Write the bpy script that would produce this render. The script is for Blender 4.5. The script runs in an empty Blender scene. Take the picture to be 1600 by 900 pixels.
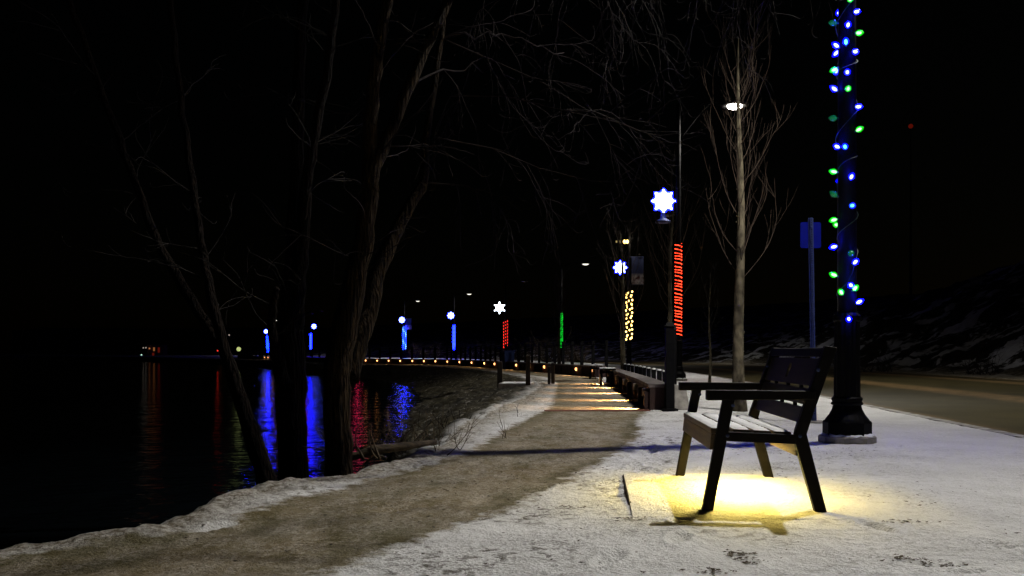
import bpy, math, random
import numpy as np
from mathutils import Vector

scene = bpy.context.scene
C = scene.collection
R = math.radians
random.seed(7)
rng = np.random.default_rng(11)

# ------------------------------------------------------------------ camera, sky, exposure
CAM_H = 0.90
FPX = 1500.0           # focal length in pixels of the 1600 wide photograph
HOR = 550.0            # horizon row
cam_data = bpy.data.cameras.new('camera')
cam = bpy.data.objects.new('camera', cam_data)
C.objects.link(cam)
cam.location = (0, 0, CAM_H)
cam.rotation_euler = (R(90), 0, 0)
cam_data.sensor_width = 36
cam_data.lens = 36 * FPX / 1600
cam_data.shift_y = (HOR - 450) / 1600
cam_data.clip_end = 3000
scene.camera = cam

world = bpy.data.worlds.new('World')
scene.world = world
world.use_nodes = True
wn = world.node_tree.nodes
sky = wn.new('ShaderNodeTexSky')
sky.sky_type = 'NISHITA'
sky.sun_disc = False
sky.sun_elevation = R(3)
sky.sun_rotation = R(60)
wn['Background'].inputs['Strength'].default_value = 0.00022
world.node_tree.links.new(sky.outputs[0], wn['Background'].inputs['Color'])

sun_d = bpy.data.lights.new('moonlight', 'SUN')
sun_d.energy = 0.0012
sun_d.angle = R(0.5)
sun_d.color = (0.75, 0.85, 1.0)
sun = bpy.data.objects.new('moonlight', sun_d)
sun.rotation_euler = (R(60), 0, R(120))
C.objects.link(sun)

vs = scene.view_settings
vs.view_transform = 'Standard'
vs.look = 'None'
vs.gamma = 1
vs.exposure = 0
vs.use_curve_mapping = False
cy = scene.cycles
cy.use_denoising = True
cy.max_bounces = 5
cy.diffuse_bounces = 2
cy.glossy_bounces = 3
cy.transparent_max_bounces = 8
cy.sample_clamp_indirect = 4
cy.sample_clamp_direct = 0
cy.caustics_reflective = False
cy.caustics_refractive = False
cy.use_light_tree = True

HEAD_W = 9000          # power of one lit road lamp

# ------------------------------------------------------------------ helpers
def P(px, py, Y):
    """point at distance Y that the photograph shows at pixel (px, py)"""
    return Vector(((px - 800) / FPX * Y, Y, CAM_H - (py - HOR) / FPX * Y))

def tag(o, label=None, cat=None, group=None, kind=None):
    if label: o['label'] = label
    if cat: o['category'] = cat
    if group: o['group'] = group
    if kind: o['kind'] = kind
    return o

def empty(name, loc, rz=0, **k):
    o = bpy.data.objects.new(name, None)
    o.location = loc
    o.rotation_euler = (0, 0, rz)
    o.empty_display_size = 0.2
    C.objects.link(o)
    return tag(o, **k)

class MB:
    def __init__(s):
        s.v = []; s.f = []
    def add(s, vs_, fs):
        n = len(s.v)
        s.v.extend([tuple(p) for p in vs_])
        s.f.extend([tuple(n + i for i in f) for f in fs])
        return s
    def box(s, c, size, rz=0, taper=1.0):
        hx, hy, hz = size[0] / 2, size[1] / 2, size[2] / 2
        ca, sa = math.cos(rz), math.sin(rz)
        vv = []
        for z, t in ((-hz, 1), (hz, taper)):
            for x, y in ((-hx, -hy), (hx, -hy), (hx, hy), (-hx, hy)):
                x *= t; y *= t
                vv.append((c[0] + x * ca - y * sa, c[1] + x * sa + y * ca, c[2] + z))
        return s.add(vv, [(3, 2, 1, 0), (4, 5, 6, 7), (0, 1, 5, 4), (1, 2, 6, 5), (2, 3, 7, 6), (3, 0, 4, 7)])
    def prism(s, prof, y0, y1):
        """profile in (x,z) extruded along y"""
        n = len(prof)
        vv = [(x, y0, z) for x, z in prof] + [(x, y1, z) for x, z in prof]
        fs = [tuple(range(n)), tuple(range(2 * n - 1, n - 1, -1))]
        fs += [(i, i + n, (i + 1) % n + n, (i + 1) % n) for i in range(n)]
        return s.add(vv, fs)
    def tube(s, pts, rad, n=6, cap=True):
        pts = [Vector(p) for p in pts]
        if not hasattr(rad, '__len__'): rad = [rad] * len(pts)
        vv = []
        up = None
        for i, p in enumerate(pts):
            d = (pts[min(i + 1, len(pts) - 1)] - pts[max(i - 1, 0)])
            if d.length < 1e-9: d = Vector((0, 0, 1))
            d.normalize()
            if up is None:
                up = d.orthogonal().normalized()
            else:
                up = (up - d * up.dot(d))
                up = up.normalized() if up.length > 1e-6 else d.orthogonal().normalized()
            b = d.cross(up)
            for k in range(n):
                a = 2 * math.pi * k / n
                vv.append(p + (up * math.cos(a) + b * math.sin(a)) * rad[i])
        fs = []
        for i in range(len(pts) - 1):
            for k in range(n):
                a0 = i * n + k; a1 = i * n + (k + 1) % n
                fs.append((a0, a1, a1 + n, a0 + n))
        if cap:
            fs.append(tuple(range(n - 1, -1, -1)))
            fs.append(tuple(range((len(pts) - 1) * n, len(pts) * n)))
        return s.add(vv, fs)
    def lathe(s, prof, n=24, c=(0, 0, 0), rot=0, flute=0):
        vv = []
        for r, z in prof:
            for k in range(n):
                a = 2 * math.pi * k / n + rot
                rr = r * (1 - (flute if k % 2 else 0))
                vv.append((c[0] + rr * math.cos(a), c[1] + rr * math.sin(a), c[2] + z))
        fs = []
        for i in range(len(prof) - 1):
            for k in range(n):
                a0 = i * n + k; a1 = i * n + (k + 1) % n
                fs.append((a0, a1, a1 + n, a0 + n))
        fs.append(tuple(range(n - 1, -1, -1)))
        fs.append(tuple(range((len(prof) - 1) * n, len(prof) * n)))
        return s.add(vv, fs)
    def ball(s, c, r, d=(0, 0, 1), long=1.0, n=8, m=6):
        d = Vector(d).normalized(); u = d.orthogonal().normalized(); w = d.cross(u)
        vv = []
        for i in range(m + 1):
            t = math.pi * i / m
            rr = max(math.sin(t), 0.02) * r
            zz = -math.cos(t) * r * long
            for k in range(n):
                a = 2 * math.pi * k / n
                vv.append(Vector(c) + d * zz + (u * math.cos(a) + w * math.sin(a)) * rr)
        fs = []
        for i in range(m):
            for k in range(n):
                a0 = i * n + k; a1 = i * n + (k + 1) % n
                fs.append((a0, a1, a1 + n, a0 + n))
        return s.add(vv, fs)
    def build(s, name, mat, parent=None, smooth=False, bevel=0, loc=None):
        me = bpy.data.meshes.new(name)
        me.from_pydata(s.v, [], s.f)
        me.update()
        if smooth:
            me.polygons.foreach_set('use_smooth', [True] * len(me.polygons))
        me.materials.append(mat)
        o = bpy.data.objects.new(name, me)
        C.objects.link(o)
        if parent: o.parent = parent
        if loc: o.location = loc
        if bevel:
            b = o.modifiers.new('bevel', 'BEVEL'); b.width = bevel; b.segments = 2; b.limit_method = 'ANGLE'
        return o

# ------------------------------------------------------------------ materials
def nodes_of(m):
    m.use_nodes = True
    return m.node_tree.nodes, m.node_tree.links

def mat_basic(name, col, rough=0.6, metal=0.0, var=0.25, scale=8, bump=0.2, bscale=40, spec=0.5, col2=None, stretch=None, bdist=0.01):
    m = bpy.data.materials.new(name)
    n, l = nodes_of(m)
    b = n['Principled BSDF']
    tc = n.new('ShaderNodeTexCoord')
    mp = n.new('ShaderNodeMapping')
    l.new(tc.outputs['Object'], mp.inputs[0])
    if stretch: mp.inputs['Scale'].default_value = stretch
    no = n.new('ShaderNodeTexNoise'); no.inputs['Scale'].default_value = scale; no.inputs['Detail'].default_value = 6
    l.new(mp.outputs[0], no.inputs['Vector'])
    cr = n.new('ShaderNodeValToRGB')
    c2 = col2 or tuple(min(1, c * (1 + var)) for c in col)
    cr.color_ramp.elements[0].color = tuple(c * (1 - var) for c in col) + (1,)
    cr.color_ramp.elements[1].color = tuple(c2) + (1,)
    cr.color_ramp.elements[0].position = 0.35
    cr.color_ramp.elements[1].position = 0.68
    l.new(no.outputs['Fac'], cr.inputs[0])
    l.new(cr.outputs[0], b.inputs['Base Color'])
    b.inputs['Roughness'].default_value = rough
    b.inputs['Metallic'].default_value = metal
    b.inputs['Specular IOR Level'].default_value = spec
    n2 = n.new('ShaderNodeTexNoise'); n2.inputs['Scale'].default_value = bscale; n2.inputs['Detail'].default_value = 4
    l.new(mp.outputs[0], n2.inputs['Vector'])
    bp = n.new('ShaderNodeBump'); bp.inputs['Strength'].default_value = bump; bp.inputs['Distance'].default_value = bdist
    l.new(n2.outputs['Fac'], bp.inputs['Height'])
    l.new(bp.outputs[0], b.inputs['Normal'])
    return m

def mat_emit(name, col, strength):
    m = bpy.data.materials.new(name)
    n, l = nodes_of(m)
    b = n['Principled BSDF']
    b.inputs['Base Color'].default_value = (0.02, 0.02, 0.02, 1)
    b.inputs['Roughness'].default_value = 0.5
    b.inputs['Emission Color'].default_value = tuple(col) + (1,)
    b.inputs['Emission Strength'].default_value = strength
    return m

def mat_shell(name, col, strength, alpha):
    """coloured plastic bulb cover: partly see-through, glowing with its bulb's light"""
    m = bpy.data.materials.new(name)
    n, l = nodes_of(m)
    b = n['Principled BSDF']
    b.inputs['Base Color'].default_value = tuple(c * 0.4 for c in col) + (1,)
    b.inputs['Roughness'].default_value = 0.2
    b.inputs['Emission Color'].default_value = tuple(col) + (1,)
    b.inputs['Emission Strength'].default_value = strength
    b.inputs['Alpha'].default_value = alpha
    return m

M = {}
M['iron'] = mat_basic('black_painted_iron', (0.004, 0.004, 0.0045), rough=0.55, var=0.3, scale=14, bump=0.12, spec=0.05)
M['bench_metal'] = mat_basic('bench_dark_metal', (0.006, 0.005, 0.0045), rough=0.6, var=0.3, spec=.08, scale=20, bump=0.25, bscale=90)
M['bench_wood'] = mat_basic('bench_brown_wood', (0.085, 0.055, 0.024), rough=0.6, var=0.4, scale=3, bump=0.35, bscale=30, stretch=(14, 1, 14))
M['bench_back'] = mat_basic('bench_shaded_wood', (0.020, 0.012, 0.007), rough=0.6, var=0.4, scale=3, bump=0.35, bscale=30, stretch=(14, 1, 14), spec=.3)  # same wood, with the shade on the back boards put into its colour
M['post_wood'] = mat_basic('dark_wood', (0.03, 0.02, 0.013), rough=0.8, var=0.4, scale=6, bump=0.4, stretch=(6, 6, 1))
M['concrete'] = mat_basic('concrete', (0.30, 0.28, 0.25), rough=0.85, var=0.3, scale=9, bump=0.3)
M['steel'] = mat_basic('blue_lit_steel', (0.035, 0.05, 0.14), rough=0.6, metal=0.1, spec=.2, var=0.25, scale=25, bump=0.1)  # grey steel with the blue light of the bulbs mixed into its colour
M['housing'] = mat_basic('lamp_housing', (0.09, 0.09, 0.09), rough=0.5, metal=0.2, var=0.2, scale=12, bump=0.05)
M['bark_pale'] = mat_basic('pale_bark', (0.070, 0.056, 0.036), spec=.2, rough=0.9, var=0.7, scale=9, bump=1.0, bscale=22, stretch=(1, 1, 0.6), col2=(0.15, 0.128, 0.085), bdist=0.02)
M['bark_dark'] = mat_basic('furrowed_bark', (0.006, 0.0035, 0.0018), spec=.08, rough=0.95, var=0.8, scale=14, bump=1.0, bscale=13, stretch=(3.2, 3.2, 0.5), col2=(0.034, 0.022, 0.011), bdist=0.09)
M['bark_black'] = mat_basic('barely_lit_bark', (0.003, 0.0018, 0.001), rough=0.9, var=0.8, scale=14, bump=1.0, bscale=13, stretch=(3.2, 3.2, 0.5), col2=(0.011, 0.006, 0.003), bdist=0.09, spec=.1)  # darker copy of the furrowed bark for the two barely lit trees
M['twig'] = mat_basic('twig_bark', (0.0115, 0.008, 0.009), spec=.1, rough=0.85, var=0.4, scale=5, bump=0.2)
M['twig_dark'] = mat_basic('dark_twig_bark', (0.007, 0.004, 0.003), rough=0.9, var=0.4, scale=5, bump=0.2)
M['dead_wood'] = mat_basic('weathered_dead_wood', (0.085, 0.062, 0.034), rough=0.9, var=0.5, scale=6, bump=0.8, bscale=20, stretch=(1, 4, 4))
M['snow_pile'] = mat_basic('settled_snow', (0.82, 0.83, 0.85), rough=0.8, var=0.05, scale=12, bump=0.35, bscale=60)
M['twig_pale'] = mat_basic('pale_twig_bark', (0.042, 0.030, 0.023), spec=.15, rough=0.85, var=0.4, scale=5, bump=0.2)
M['leaf'] = mat_basic('fallen_leaf', (0.055, 0.04, 0.02), rough=0.9, var=0.5, scale=3, bump=0.2)
M['wire'] = mat_basic('green_wire', (0.012, 0.03, 0.016), rough=0.5, var=0.2)
M['sign_back'] = mat_basic('blue_lit_sign_metal', (0.004, 0.008, 0.20), rough=0.75, spec=0.05, metal=0.0, var=0.12, scale=6, bump=0.05)  # bare metal coloured by the blue light falling on it
M['bin_blue'] = mat_basic('blue_plastic', (0.02, 0.05, 0.22), rough=0.5, var=0.2)
M['socket'] = mat_basic('green_bulb_socket', (0.01, 0.05, 0.02), rough=0.4, var=0.2)

M['led_blue_core'] = mat_emit('blue_bulb_core', (0.014, 0.017, 1.0), 420)
M['led_green_core'] = mat_emit('green_bulb_core', (0.25, 1.0, 0.25), 9)
M['led_cyan_core'] = mat_emit('teal_bulb_core', (0.10, 0.9, 0.75), 10)
M['led_dim_core'] = mat_emit('dim_green_bulb_core', (0.03, 0.5, 0.15), 0.35)
M['led_blue_shell'] = mat_shell('blue_bulb_cover', (0.001, 0.0015, 1.0), 2.6, 0.66)
M['led_green_shell'] = mat_shell('green_bulb_cover', (0.002, 0.65, 0.003), 1.1, 0.55)
M['led_dim_shell'] = mat_shell('dim_green_bulb_cover', (0.01, 0.3, 0.08), 0.25, 0.6)
M['rope_red'] = mat_emit('red_rope_light', (1.0, 0.040, 0.012), 6)
M['rope_green'] = mat_emit('green_rope_light', (0.004, 1.0, 0.04), .8)
M['rope_blue'] = mat_emit('blue_rope_light', (0.0012, 0.003, 1.0), 90)
M['dot_red'] = mat_emit('red_bulb', (1.0, 0.03, 0.02), 6)
M['dot_yellow'] = mat_emit('yellow_bulb', (1.0, 0.62, 0.16), 7)
M['dot_cyan'] = mat_emit('teal_bulb', (0.01, 0.30, 0.8), 2.5)
M['dot_blue'] = mat_emit('blue_bulb', (0.0012, 0.003, 1.0), 90)
M['dot_white'] = mat_emit('white_bulb', (0.3, 0.5, 1.0), 4)
M['flake_white'] = mat_emit('white_snowflake_light', (0.75, 0.85, 1.0), 9)
M['flake_halo'] = mat_emit('blue_snowflake_halo', (0.004, 0.008, 1.0), 30)  # stands in for the blue glow round the snowflakes
M['flake_white_far'] = mat_emit('far_white_snowflake_light', (0.12, 0.16, 1.0), 26)
M['lens_on'] = mat_emit('lit_lamp_lens', (1.0, 0.96, 0.86), 40)
M['lens_far'] = mat_emit('lit_far_lamp_lens', (1.0, 0.93, 0.80), 1.6)
M['lens_off'] = mat_basic('unlit_lamp_lens', (0.25, 0.25, 0.25), rough=0.2, var=0.1)
M['wall_lens'] = mat_emit('wall_light_lens', (1.0, 0.42, 0.14), 4)
M['bench_lens'] = mat_emit('bench_light_lens', (1.0, 0.80, 0.32), 12)

# ------------------------------------------------------------------ layout curves (x, y) on the ground
LIP = [(-7.0, -6), (-4.2, 1.0), (-3.0, 3.2), (-2.34, 4.38), (-2.04, 4.58), (-1.80, 4.82), (-1.73, 5.29), (-1.70, 6.14), (-1.50, 6.68),
       (-1.18, 6.92), (-0.97, 7.30), (-0.70, 8.5), (-0.62, 9.64), (-0.55, 11.25), (-0.30, 13.5), (0.08, 16.5),
       (0.60, 21.8), (0.92, 27), (0.66, 33.7), (-0.30, 40.9), (-2.1, 50), (-4.4, 58.7), (-8.6, 64), (-11.5, 67),
       (-24.5, 98), (-40, 130), (-62, 165), (-95, 215), (-140, 235), (-240, 250), (-420, 260)]
ROADEDGE = [(4.4, -60), (4.45, 0), (5.4, 10), (7.3, 31), (8.2, 53), (6.3, 83), (1.2, 104), (-5.6, 126), (-14.5, 143),
            (-35, 177), (-56, 222), (-100, 300), (-160, 380)]
PATH_R = [(-3.2, -6), (-2.1, 1.0), (-0.80, 3.86), (-0.665, 4.09), (-0.39, 4.70), (0, 5.53), (0.32, 6.46), (0.75, 7.85), (1.14, 9.18), (1.40, 10.4),
          (1.70, 12.9), (2.12, 14.8), (2.30, 18), (2.62, 24), (2.78, 28.5), (3.0, 34.2), (2.46, 36.5), (1.36, 42.2), (-0.04, 49),
          (-2.4, 58.6), (-5.0, 67.3), (-12, 74.8), (-25, 103.6), (-40, 139)]
PATH_L = [(-5.2, -6), (-3.8, 1.0), (-2.72, 3.4), (-2.2, 4.30), (-1.62, 4.78), (-1.49, 4.95), (-1.43, 5.7), (-1.23, 6.16), (-0.87, 7.07), (-0.45, 8.33),
          (-0.05, 11.4), (0.22, 13.1), (0.56, 15), (0.74, 17.8), (1.30, 28), (1.25, 33.5), (0.3, 40.8), (-1.5, 50.2), (-3.9, 59.2),
          (-8.2, 65), (-11.6, 69), (-24.6, 100.5), (-40, 134)]
WALL_NEAR = [(2.14, 14.9), (2.36, 18), (2.68, 24), (2.84, 28.5)]
WALL_FAR = [(3.05, 34.2), (2.50, 36.5), (1.40, 42.2), (0, 49), (-2.35, 58.7), (-4.95, 67.5), (-12, 75), (-25, 104), (-40, 140)]

def resample(poly, step):
    out = []
    for a, b in zip(poly[:-1], poly[1:]):
        L = math.hypot(b[0] - a[0], b[1] - a[1]); n = max(1, int(L / step))
        for i in range(n):
            t = i / n; out.append((a[0] + (b[0] - a[0]) * t, a[1] + (b[1] - a[1]) * t))
    out.append(poly[-1]); return out

def smooth_poly(poly, it=2):
    p = [tuple(q) for q in poly]
    for _ in range(it):
        o = [p[0]]
        for a, b in zip(p[:-1], p[1:]):
            o += [(a[0] * .75 + b[0] * .25, a[1] * .75 + b[1] * .25), (a[0] * .25 + b[0] * .75, a[1] * .25 + b[1] * .75)]
        o.append(p[-1]); p = o
    return p

ROAD_S = smooth_poly(ROADEDGE, 2)
LIP_S = smooth_poly(LIP, 1)

def sdist(x, y, poly):
    """signed distance to a polyline, positive on its right-hand side when walking it"""
    best = np.full(x.shape, 1e9); sg = np.zeros(x.shape)
    for (ax, ay), (bx, by) in zip(poly[:-1], poly[1:]):
        dx, dy = bx - ax, by - ay
        L2 = dx * dx + dy * dy
        t = np.clip(((x - ax) * dx + (y - ay) * dy) / L2, 0, 1)
        ex = x - (ax + t * dx); ey = y - (ay + t * dy)
        d = ex * ex + ey * ey
        s = dy * (x - ax) - dx * (y - ay)
        m = d < best
        best = np.where(m, d, best); sg = np.where(m, np.sign(s), sg)
    return np.sqrt(best) * sg

_perm = rng.random((256, 256))
def vnoise(x, y, sc):
    u = x * sc; v = y * sc
    i = np.floor(u).astype(int); j = np.floor(v).astype(int)
    fu = u - i; fv = v - j
    fu = fu * fu * (3 - 2 * fu); fv = fv * fv * (3 - 2 * fv)
    a = _perm[i % 256, j % 256]; b = _perm[(i + 1) % 256, j % 256]
    c = _perm[i % 256, (j + 1) % 256]; d = _perm[(i + 1) % 256, (j + 1) % 256]
    return (a * (1 - fu) + b * fu) * (1 - fv) + (c * (1 - fu) + d * fu) * fv - 0.5
def fbm(x, y, sc, o=4):
    r = 0; a = 1
    for k in range(o):
        r = r + a * vnoise(x + 17.3 * k, y - 9.1 * k, sc); sc *= 2.07; a *= 0.5
    return r

WATER_Z = -0.60
PRINTS = []
_r = random.Random(3)
for x0_, y0_, a_, n_ in ((.2, 3.6, 1.1, 9), (2.6, 3.4, 1.9, 8), (1.9, 4.0, .3, 6), (3.4, 8.2, 2.9, 7), (.9, 7.6, 1.3, 5), (2.2, 7.4, .9, 5), (-1.9, 4.4, .75, 9), (-.3, 7.2, 1.35, 8), (-1.0, 5.0, .8, 8)):
    for k_ in range(n_):
        sd_ = .09 * (1 if k_ % 2 else -1)
        PRINTS.append((x0_ + k_ * .58 * math.cos(a_) - sd_ * math.sin(a_) + _r.gauss(0, .04), y0_ + k_ * .58 * math.sin(a_) + sd_ * math.cos(a_) + _r.gauss(0, .04), a_ + _r.gauss(0, .15), _r.uniform(.10, .14)))
ROAD_W = 11.0
def slope_w(y):
    return np.interp(y, [0, 8, 11, 16, 25, 45, 60, 80, 100], [0.75, 0.85, 1.5, 3.0, 5.6, 6.8, 8.2, 5.0, 3.2])
def sm(t):
    t = np.clip(t, 0, 1); return t * t * (3 - 2 * t)

def terrain(x, y):
    dl = sdist(x, y, LIP_S) + 0.10 * fbm(x, y, 1.3, 3) * np.clip(y / 6, .4, 2)
    rs = sdist(x, y, ROAD_S)
    dpath_r = sdist(x, y, PATH_R); dpath_l = sdist(x, y, PATH_L)
    ns = 0.05 * np.clip(y / 8, .6, 3)
    onpath = (dpath_r < 0) & (dpath_l > 0) & (y < 139) & (y > -6)
    onroad = (rs > 0.12) & (rs < ROAD_W)
    h = 0.012 * fbm(x, y, 1.1, 3) + 0.010 * fbm(x, y, 9, 3)
    nearm = (y < 12) & (y > 2.5) & (np.abs(x) < 7)
    if nearm.any():
        xn, yn = x[nearm], y[nearm]; hn = np.zeros(xn.shape)
        for fx_, fy_, fa_, fl_ in PRINTS:
            ca, sa = math.cos(fa_), math.sin(fa_)
            u = ((xn - fx_) * ca + (yn - fy_) * sa) / fl_; v = (-(xn - fx_) * sa + (yn - fy_) * ca) / .045
            q = u * u + v * v
            hn += -.026 * np.exp(-q ** 2) + .010 * np.exp(-(q - 2.2) ** 2)
        h[nearm] += hn
    pathm = np.clip(-dpath_r / .2, 0, 1) * np.clip(dpath_l / .2, 0, 1)
    h = h * (1 - .6 * pathm)
    verge = sm(1 - (dl - 0.02) / 0.42) * (1 - pathm)
    h = h + verge * (0.045 * fbm(x, y, 6, 4) + 0.02)
    w = slope_w(y)
    t = sm(-dl / w)
    h = h - t * 0.95 + np.where(dl < 0, 0.12 * fbm(x, y, 3.1, 4) * np.clip(-dl / .3, 0, 1) * np.clip(1.5 - t, 0, 1), 0)
    h = np.where(dl < -w, h - 0.4 * np.clip((-dl - w) / 3, 0, 1), h)
    # a hump of earth and roots at the water's edge
    h = h + 0.30 * np.exp(-(((x + 1.30) / .55) ** 2 + ((y - 8.7) / .7) ** 2)) * np.clip(-dl * 3, 0, 1)
    # road dip and the hill beyond
    h = np.where(rs > 0.06, h * 0.3 - 0.12, h)
    hs = rs - (ROAD_W + 2.2)
    amp = np.interp(y, [0, 70, 110, 200], [1, 1, .45, .3])
    hill = np.where(hs > 0, (0.42 * hs * (1 - np.exp(-hs / 3.5)) + 1.0 * fbm(x, y, .22, 4) * np.clip(hs / 4, 0, 1)
                             + 0.5 * fbm(x, y, .9, 4) * np.clip(hs / 2, 0, 1)), 0)
    hill = np.minimum(hill, 45 + 6 * fbm(x, y, .05, 3)) * amp
    h = h + hill
    return h, dl, rs, onpath, onroad, hs

def tz(x, y):
    return float(terrain(np.array([float(x)]), np.array([float(y)]))[0][0])

# ------------------------------------------------------------------ ground materials
def ground_mat(name, kind):
    m = bpy.data.materials.new(name)
    n, l = nodes_of(m)
    b = n['Principled BSDF']
    geo = n.new('ShaderNodeNewGeometry')
    def noise(scale, detail=5, rough=.55, vec=None, dist=0):
        t = n.new('ShaderNodeTexNoise'); t.inputs['Scale'].default_value = scale
        t.inputs['Detail'].default_value = detail; t.inputs['Roughness'].default_value = rough
        t.inputs['Distortion'].default_value = dist
        l.new(vec or geo.outputs['Position'], t.inputs['Vector']); return t.outputs['Fac']
    def ramp(v, a, c, ca=0.0, cb=1.0):
        t = n.new('ShaderNodeMapRange'); t.inputs['From Min'].default_value = a; t.inputs['From Max'].default_value = c
        t.inputs['To Min'].default_value = ca; t.inputs['To Max'].default_value = cb
        l.new(v, t.inputs['Value']); return t.outputs[0]
    def math_(op, a, c):
        t = n.new('ShaderNodeMath'); t.operation = op; t.use_clamp = True
        for i, q in enumerate((a, c)):
            if isinstance(q, (int, float)): t.inputs[i].default_value = q
            else: l.new(q, t.inputs[i])
        return t.outputs[0]
    def mix(f, ca, cb):
        t = n.new('ShaderNodeMix'); t.data_type = 'RGBA'
        if isinstance(f, (int, float)): t.inputs[0].default_value = f
        else: l.new(f, t.inputs[0])
        for i, q in ((6, ca), (7, cb)):
            if isinstance(q, tuple): t.inputs[i].default_value = q + (1,)
            else: l.new(q, t.inputs[i])
        return t.outputs[2]
    def attr(nm):
        t = n.new('ShaderNodeAttribute'); t.attribute_name = nm; return t.outputs['Fac']
    def mapped(sx, sy, rz=0):
        t = n.new('ShaderNodeMapping'); t.inputs['Scale'].default_value = (sx, sy, 1); t.inputs['Rotation'].default_value = (0, 0, rz)
        l.new(geo.outputs['Position'], t.inputs[0]); return t.outputs[0]
    bump_h = None
    if kind in ('snow', 'path'):
        snow = mix(ramp(noise(1.6, 4), .35, .7), (0.68, 0.68, 0.685), (0.80, 0.80, 0.81))
        snow = mix(ramp(noise(75, 3, .9), .40, .52, .32, 0), snow, (0.40, 0.39, 0.37))
        # thin trodden places where the brown ground shows
        spots = ramp(noise(13, 8, .72, dist=.6), .515, .585)
        sx = n.new('ShaderNodeSeparateXYZ'); l.new(geo.outputs['Position'], sx.inputs[0])
        near_path = ramp(attr('pathd'), -2.4, -.3, .35, 1)
        clus = math_('MULTIPLY', ramp(noise(0.9, 5, .6), .45, .57), near_path)
        fine = ramp(noise(48, 5, .75), .53, .62)
        clus2 = ramp(noise(1.7, 4, .5), .40, .62)
        dirt = math_('ADD', math_('MULTIPLY', spots, clus), math_('MULTIPLY', math_('MULTIPLY', fine, clus2), .8))
        dirt = math_('MULTIPLY', dirt, ramp(attr('pathd'), -3.0, -.6, .45, 1))
        col = mix(math_('MULTIPLY', dirt, .9), snow, (0.075, 0.062, 0.04))
        # gritty, clodded edge along the bank
        grit = ramp(noise(26, 6, .7), .42, .60)
        vcol = mix(grit, (0.13, 0.105, 0.07), (0.50, 0.48, 0.44))
        vg = math_('MULTIPLY', attr('verge'), ramp(noise(5, 4), .2, .5, .65, 1))
        col = mix(vg, col, vcol)
        # bank slope: dead grass, stones, patchy snow
        bcol = mix(ramp(noise(7, 8, .7), .56, .66), mix(ramp(noise(2.5, 5), .4, .6), (0.018, 0.016, 0.009), (0.05, 0.042, 0.022)), (0.28, 0.27, 0.25))
        col = mix(attr('bank'), col, bcol)
        snow_col = col
        b.inputs['Roughness'].default_value = 0.8
        b.inputs['Specular IOR Level'].default_value = 0.2
        bh = math_('ADD', math_('MULTIPLY', noise(14, 6, .6), .7), math_('MULTIPLY', noise(70, 4, .6), .35))
        bump_s = math_('SUBTRACT', bh, math_('MULTIPLY', dirt, .12)); bs, bd = .8, .05
        # the trodden path: sandy olive ground under a thin worn film of snow
        v = mapped(1.0, .45, R(-28))
        base = mix(ramp(noise(1.7, 6, vec=v), .38, .62), (0.085, 0.070, 0.019), (0.185, 0.140, 0.065))
        film = ramp(noise(1.9, 10, .72, vec=v, dist=.3), .40, .60)
        grain = ramp(noise(30, 8, .85), .45, .56)
        grain2 = ramp(noise(7, 9, .8, vec=v), .42, .58)
        f = math_('ADD', math_('MULTIPLY', film, .26), math_('MULTIPLY', math_('MULTIPLY', grain, grain2), .62))
        pcol = mix(f, base, (0.56, 0.51, 0.44))
        pcol = mix(math_('MULTIPLY', ramp(noise(80, 4, .8), .56, .66), .75), pcol, (0.035, 0.03, 0.016))
        pd = n.new('ShaderNodeMath'); pd.operation = 'ADD'; l.new(attr('pathd'), pd.inputs[0])
        nz = n.new('ShaderNodeMath'); nz.operation = 'MULTIPLY_ADD'; l.new(noise(5, 9, .7), nz.inputs[0]); nz.inputs[1].default_value = .55; nz.inputs[2].default_value = -.275
        l.new(nz.outputs[0], pd.inputs[1])
        pm = ramp(pd.outputs[0], -.04, .06)
        # greener, barer strip just inside the edges
        rim = math_('MULTIPLY', ramp(pd.outputs[0], .0, .08), ramp(pd.outputs[0], .30, .10))
        pcol = mix(math_('MULTIPLY', rim, ramp(noise(1.1, 3), .4, .6, .2, .75)), pcol, (0.070, 0.060, 0.018))
        col = mix(pm, snow_col, pcol)
        l.new(col, b.inputs['Base Color'])
        bump_h = bump_s
    elif kind == 'road':
        s = attr('lateral')
        base = mix(ramp(noise(.8, 5), .35, .65), (0.030, 0.024, 0.006), (0.050, 0.039, 0.012))
        def band(c, w):
            t = n.new('ShaderNodeMath'); t.operation = 'SUBTRACT'; l.new(s, t.inputs[0]); t.inputs[1].default_value = c
            a = n.new('ShaderNodeMath'); a.operation = 'ABSOLUTE'; l.new(t.outputs[0], a.inputs[0])
            return ramp(a.outputs[0], w, w * .3)
        bands = math_('ADD', math_('ADD', band(4.6, .8), band(9.3, .7)), math_('ADD', band(0.3, .7), band(11.2, .8)))
        slush = math_('MULTIPLY', bands, ramp(noise(3, 8, .7), .3, .6))
        col = mix(math_('MULTIPLY', slush, .75), base, (0.24, 0.15, 0.065))
        l.new(col, b.inputs['Base Color'])
        b.inputs['Roughness'].default_value = 0.7
        b.inputs['Specular IOR Level'].default_value = 0.3
        bump_h = noise(60, 5, .7); bs, bd = .4, .01
    else:   # hill
        rock = mix(ramp(noise(1.2, 7, .65), .35, .65), (0.012, 0.010, 0.006), (0.045, 0.038, 0.022))
        sn = ramp(noise(.55, 9, .62, vec=mapped(1, 1.0, 0), dist=.4), .52, .57)
        up = n.new('ShaderNodeSeparateXYZ'); l.new(geo.outputs['Normal'], up.inputs[0])
        flat = ramp(up.outputs['Z'], .55, .80)
        f = math_('MULTIPLY', math_('MULTIPLY', sn, flat), .85)
        col = mix(f, rock, (0.74, 0.75, 0.78))
        near = attr('roadside')
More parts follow.
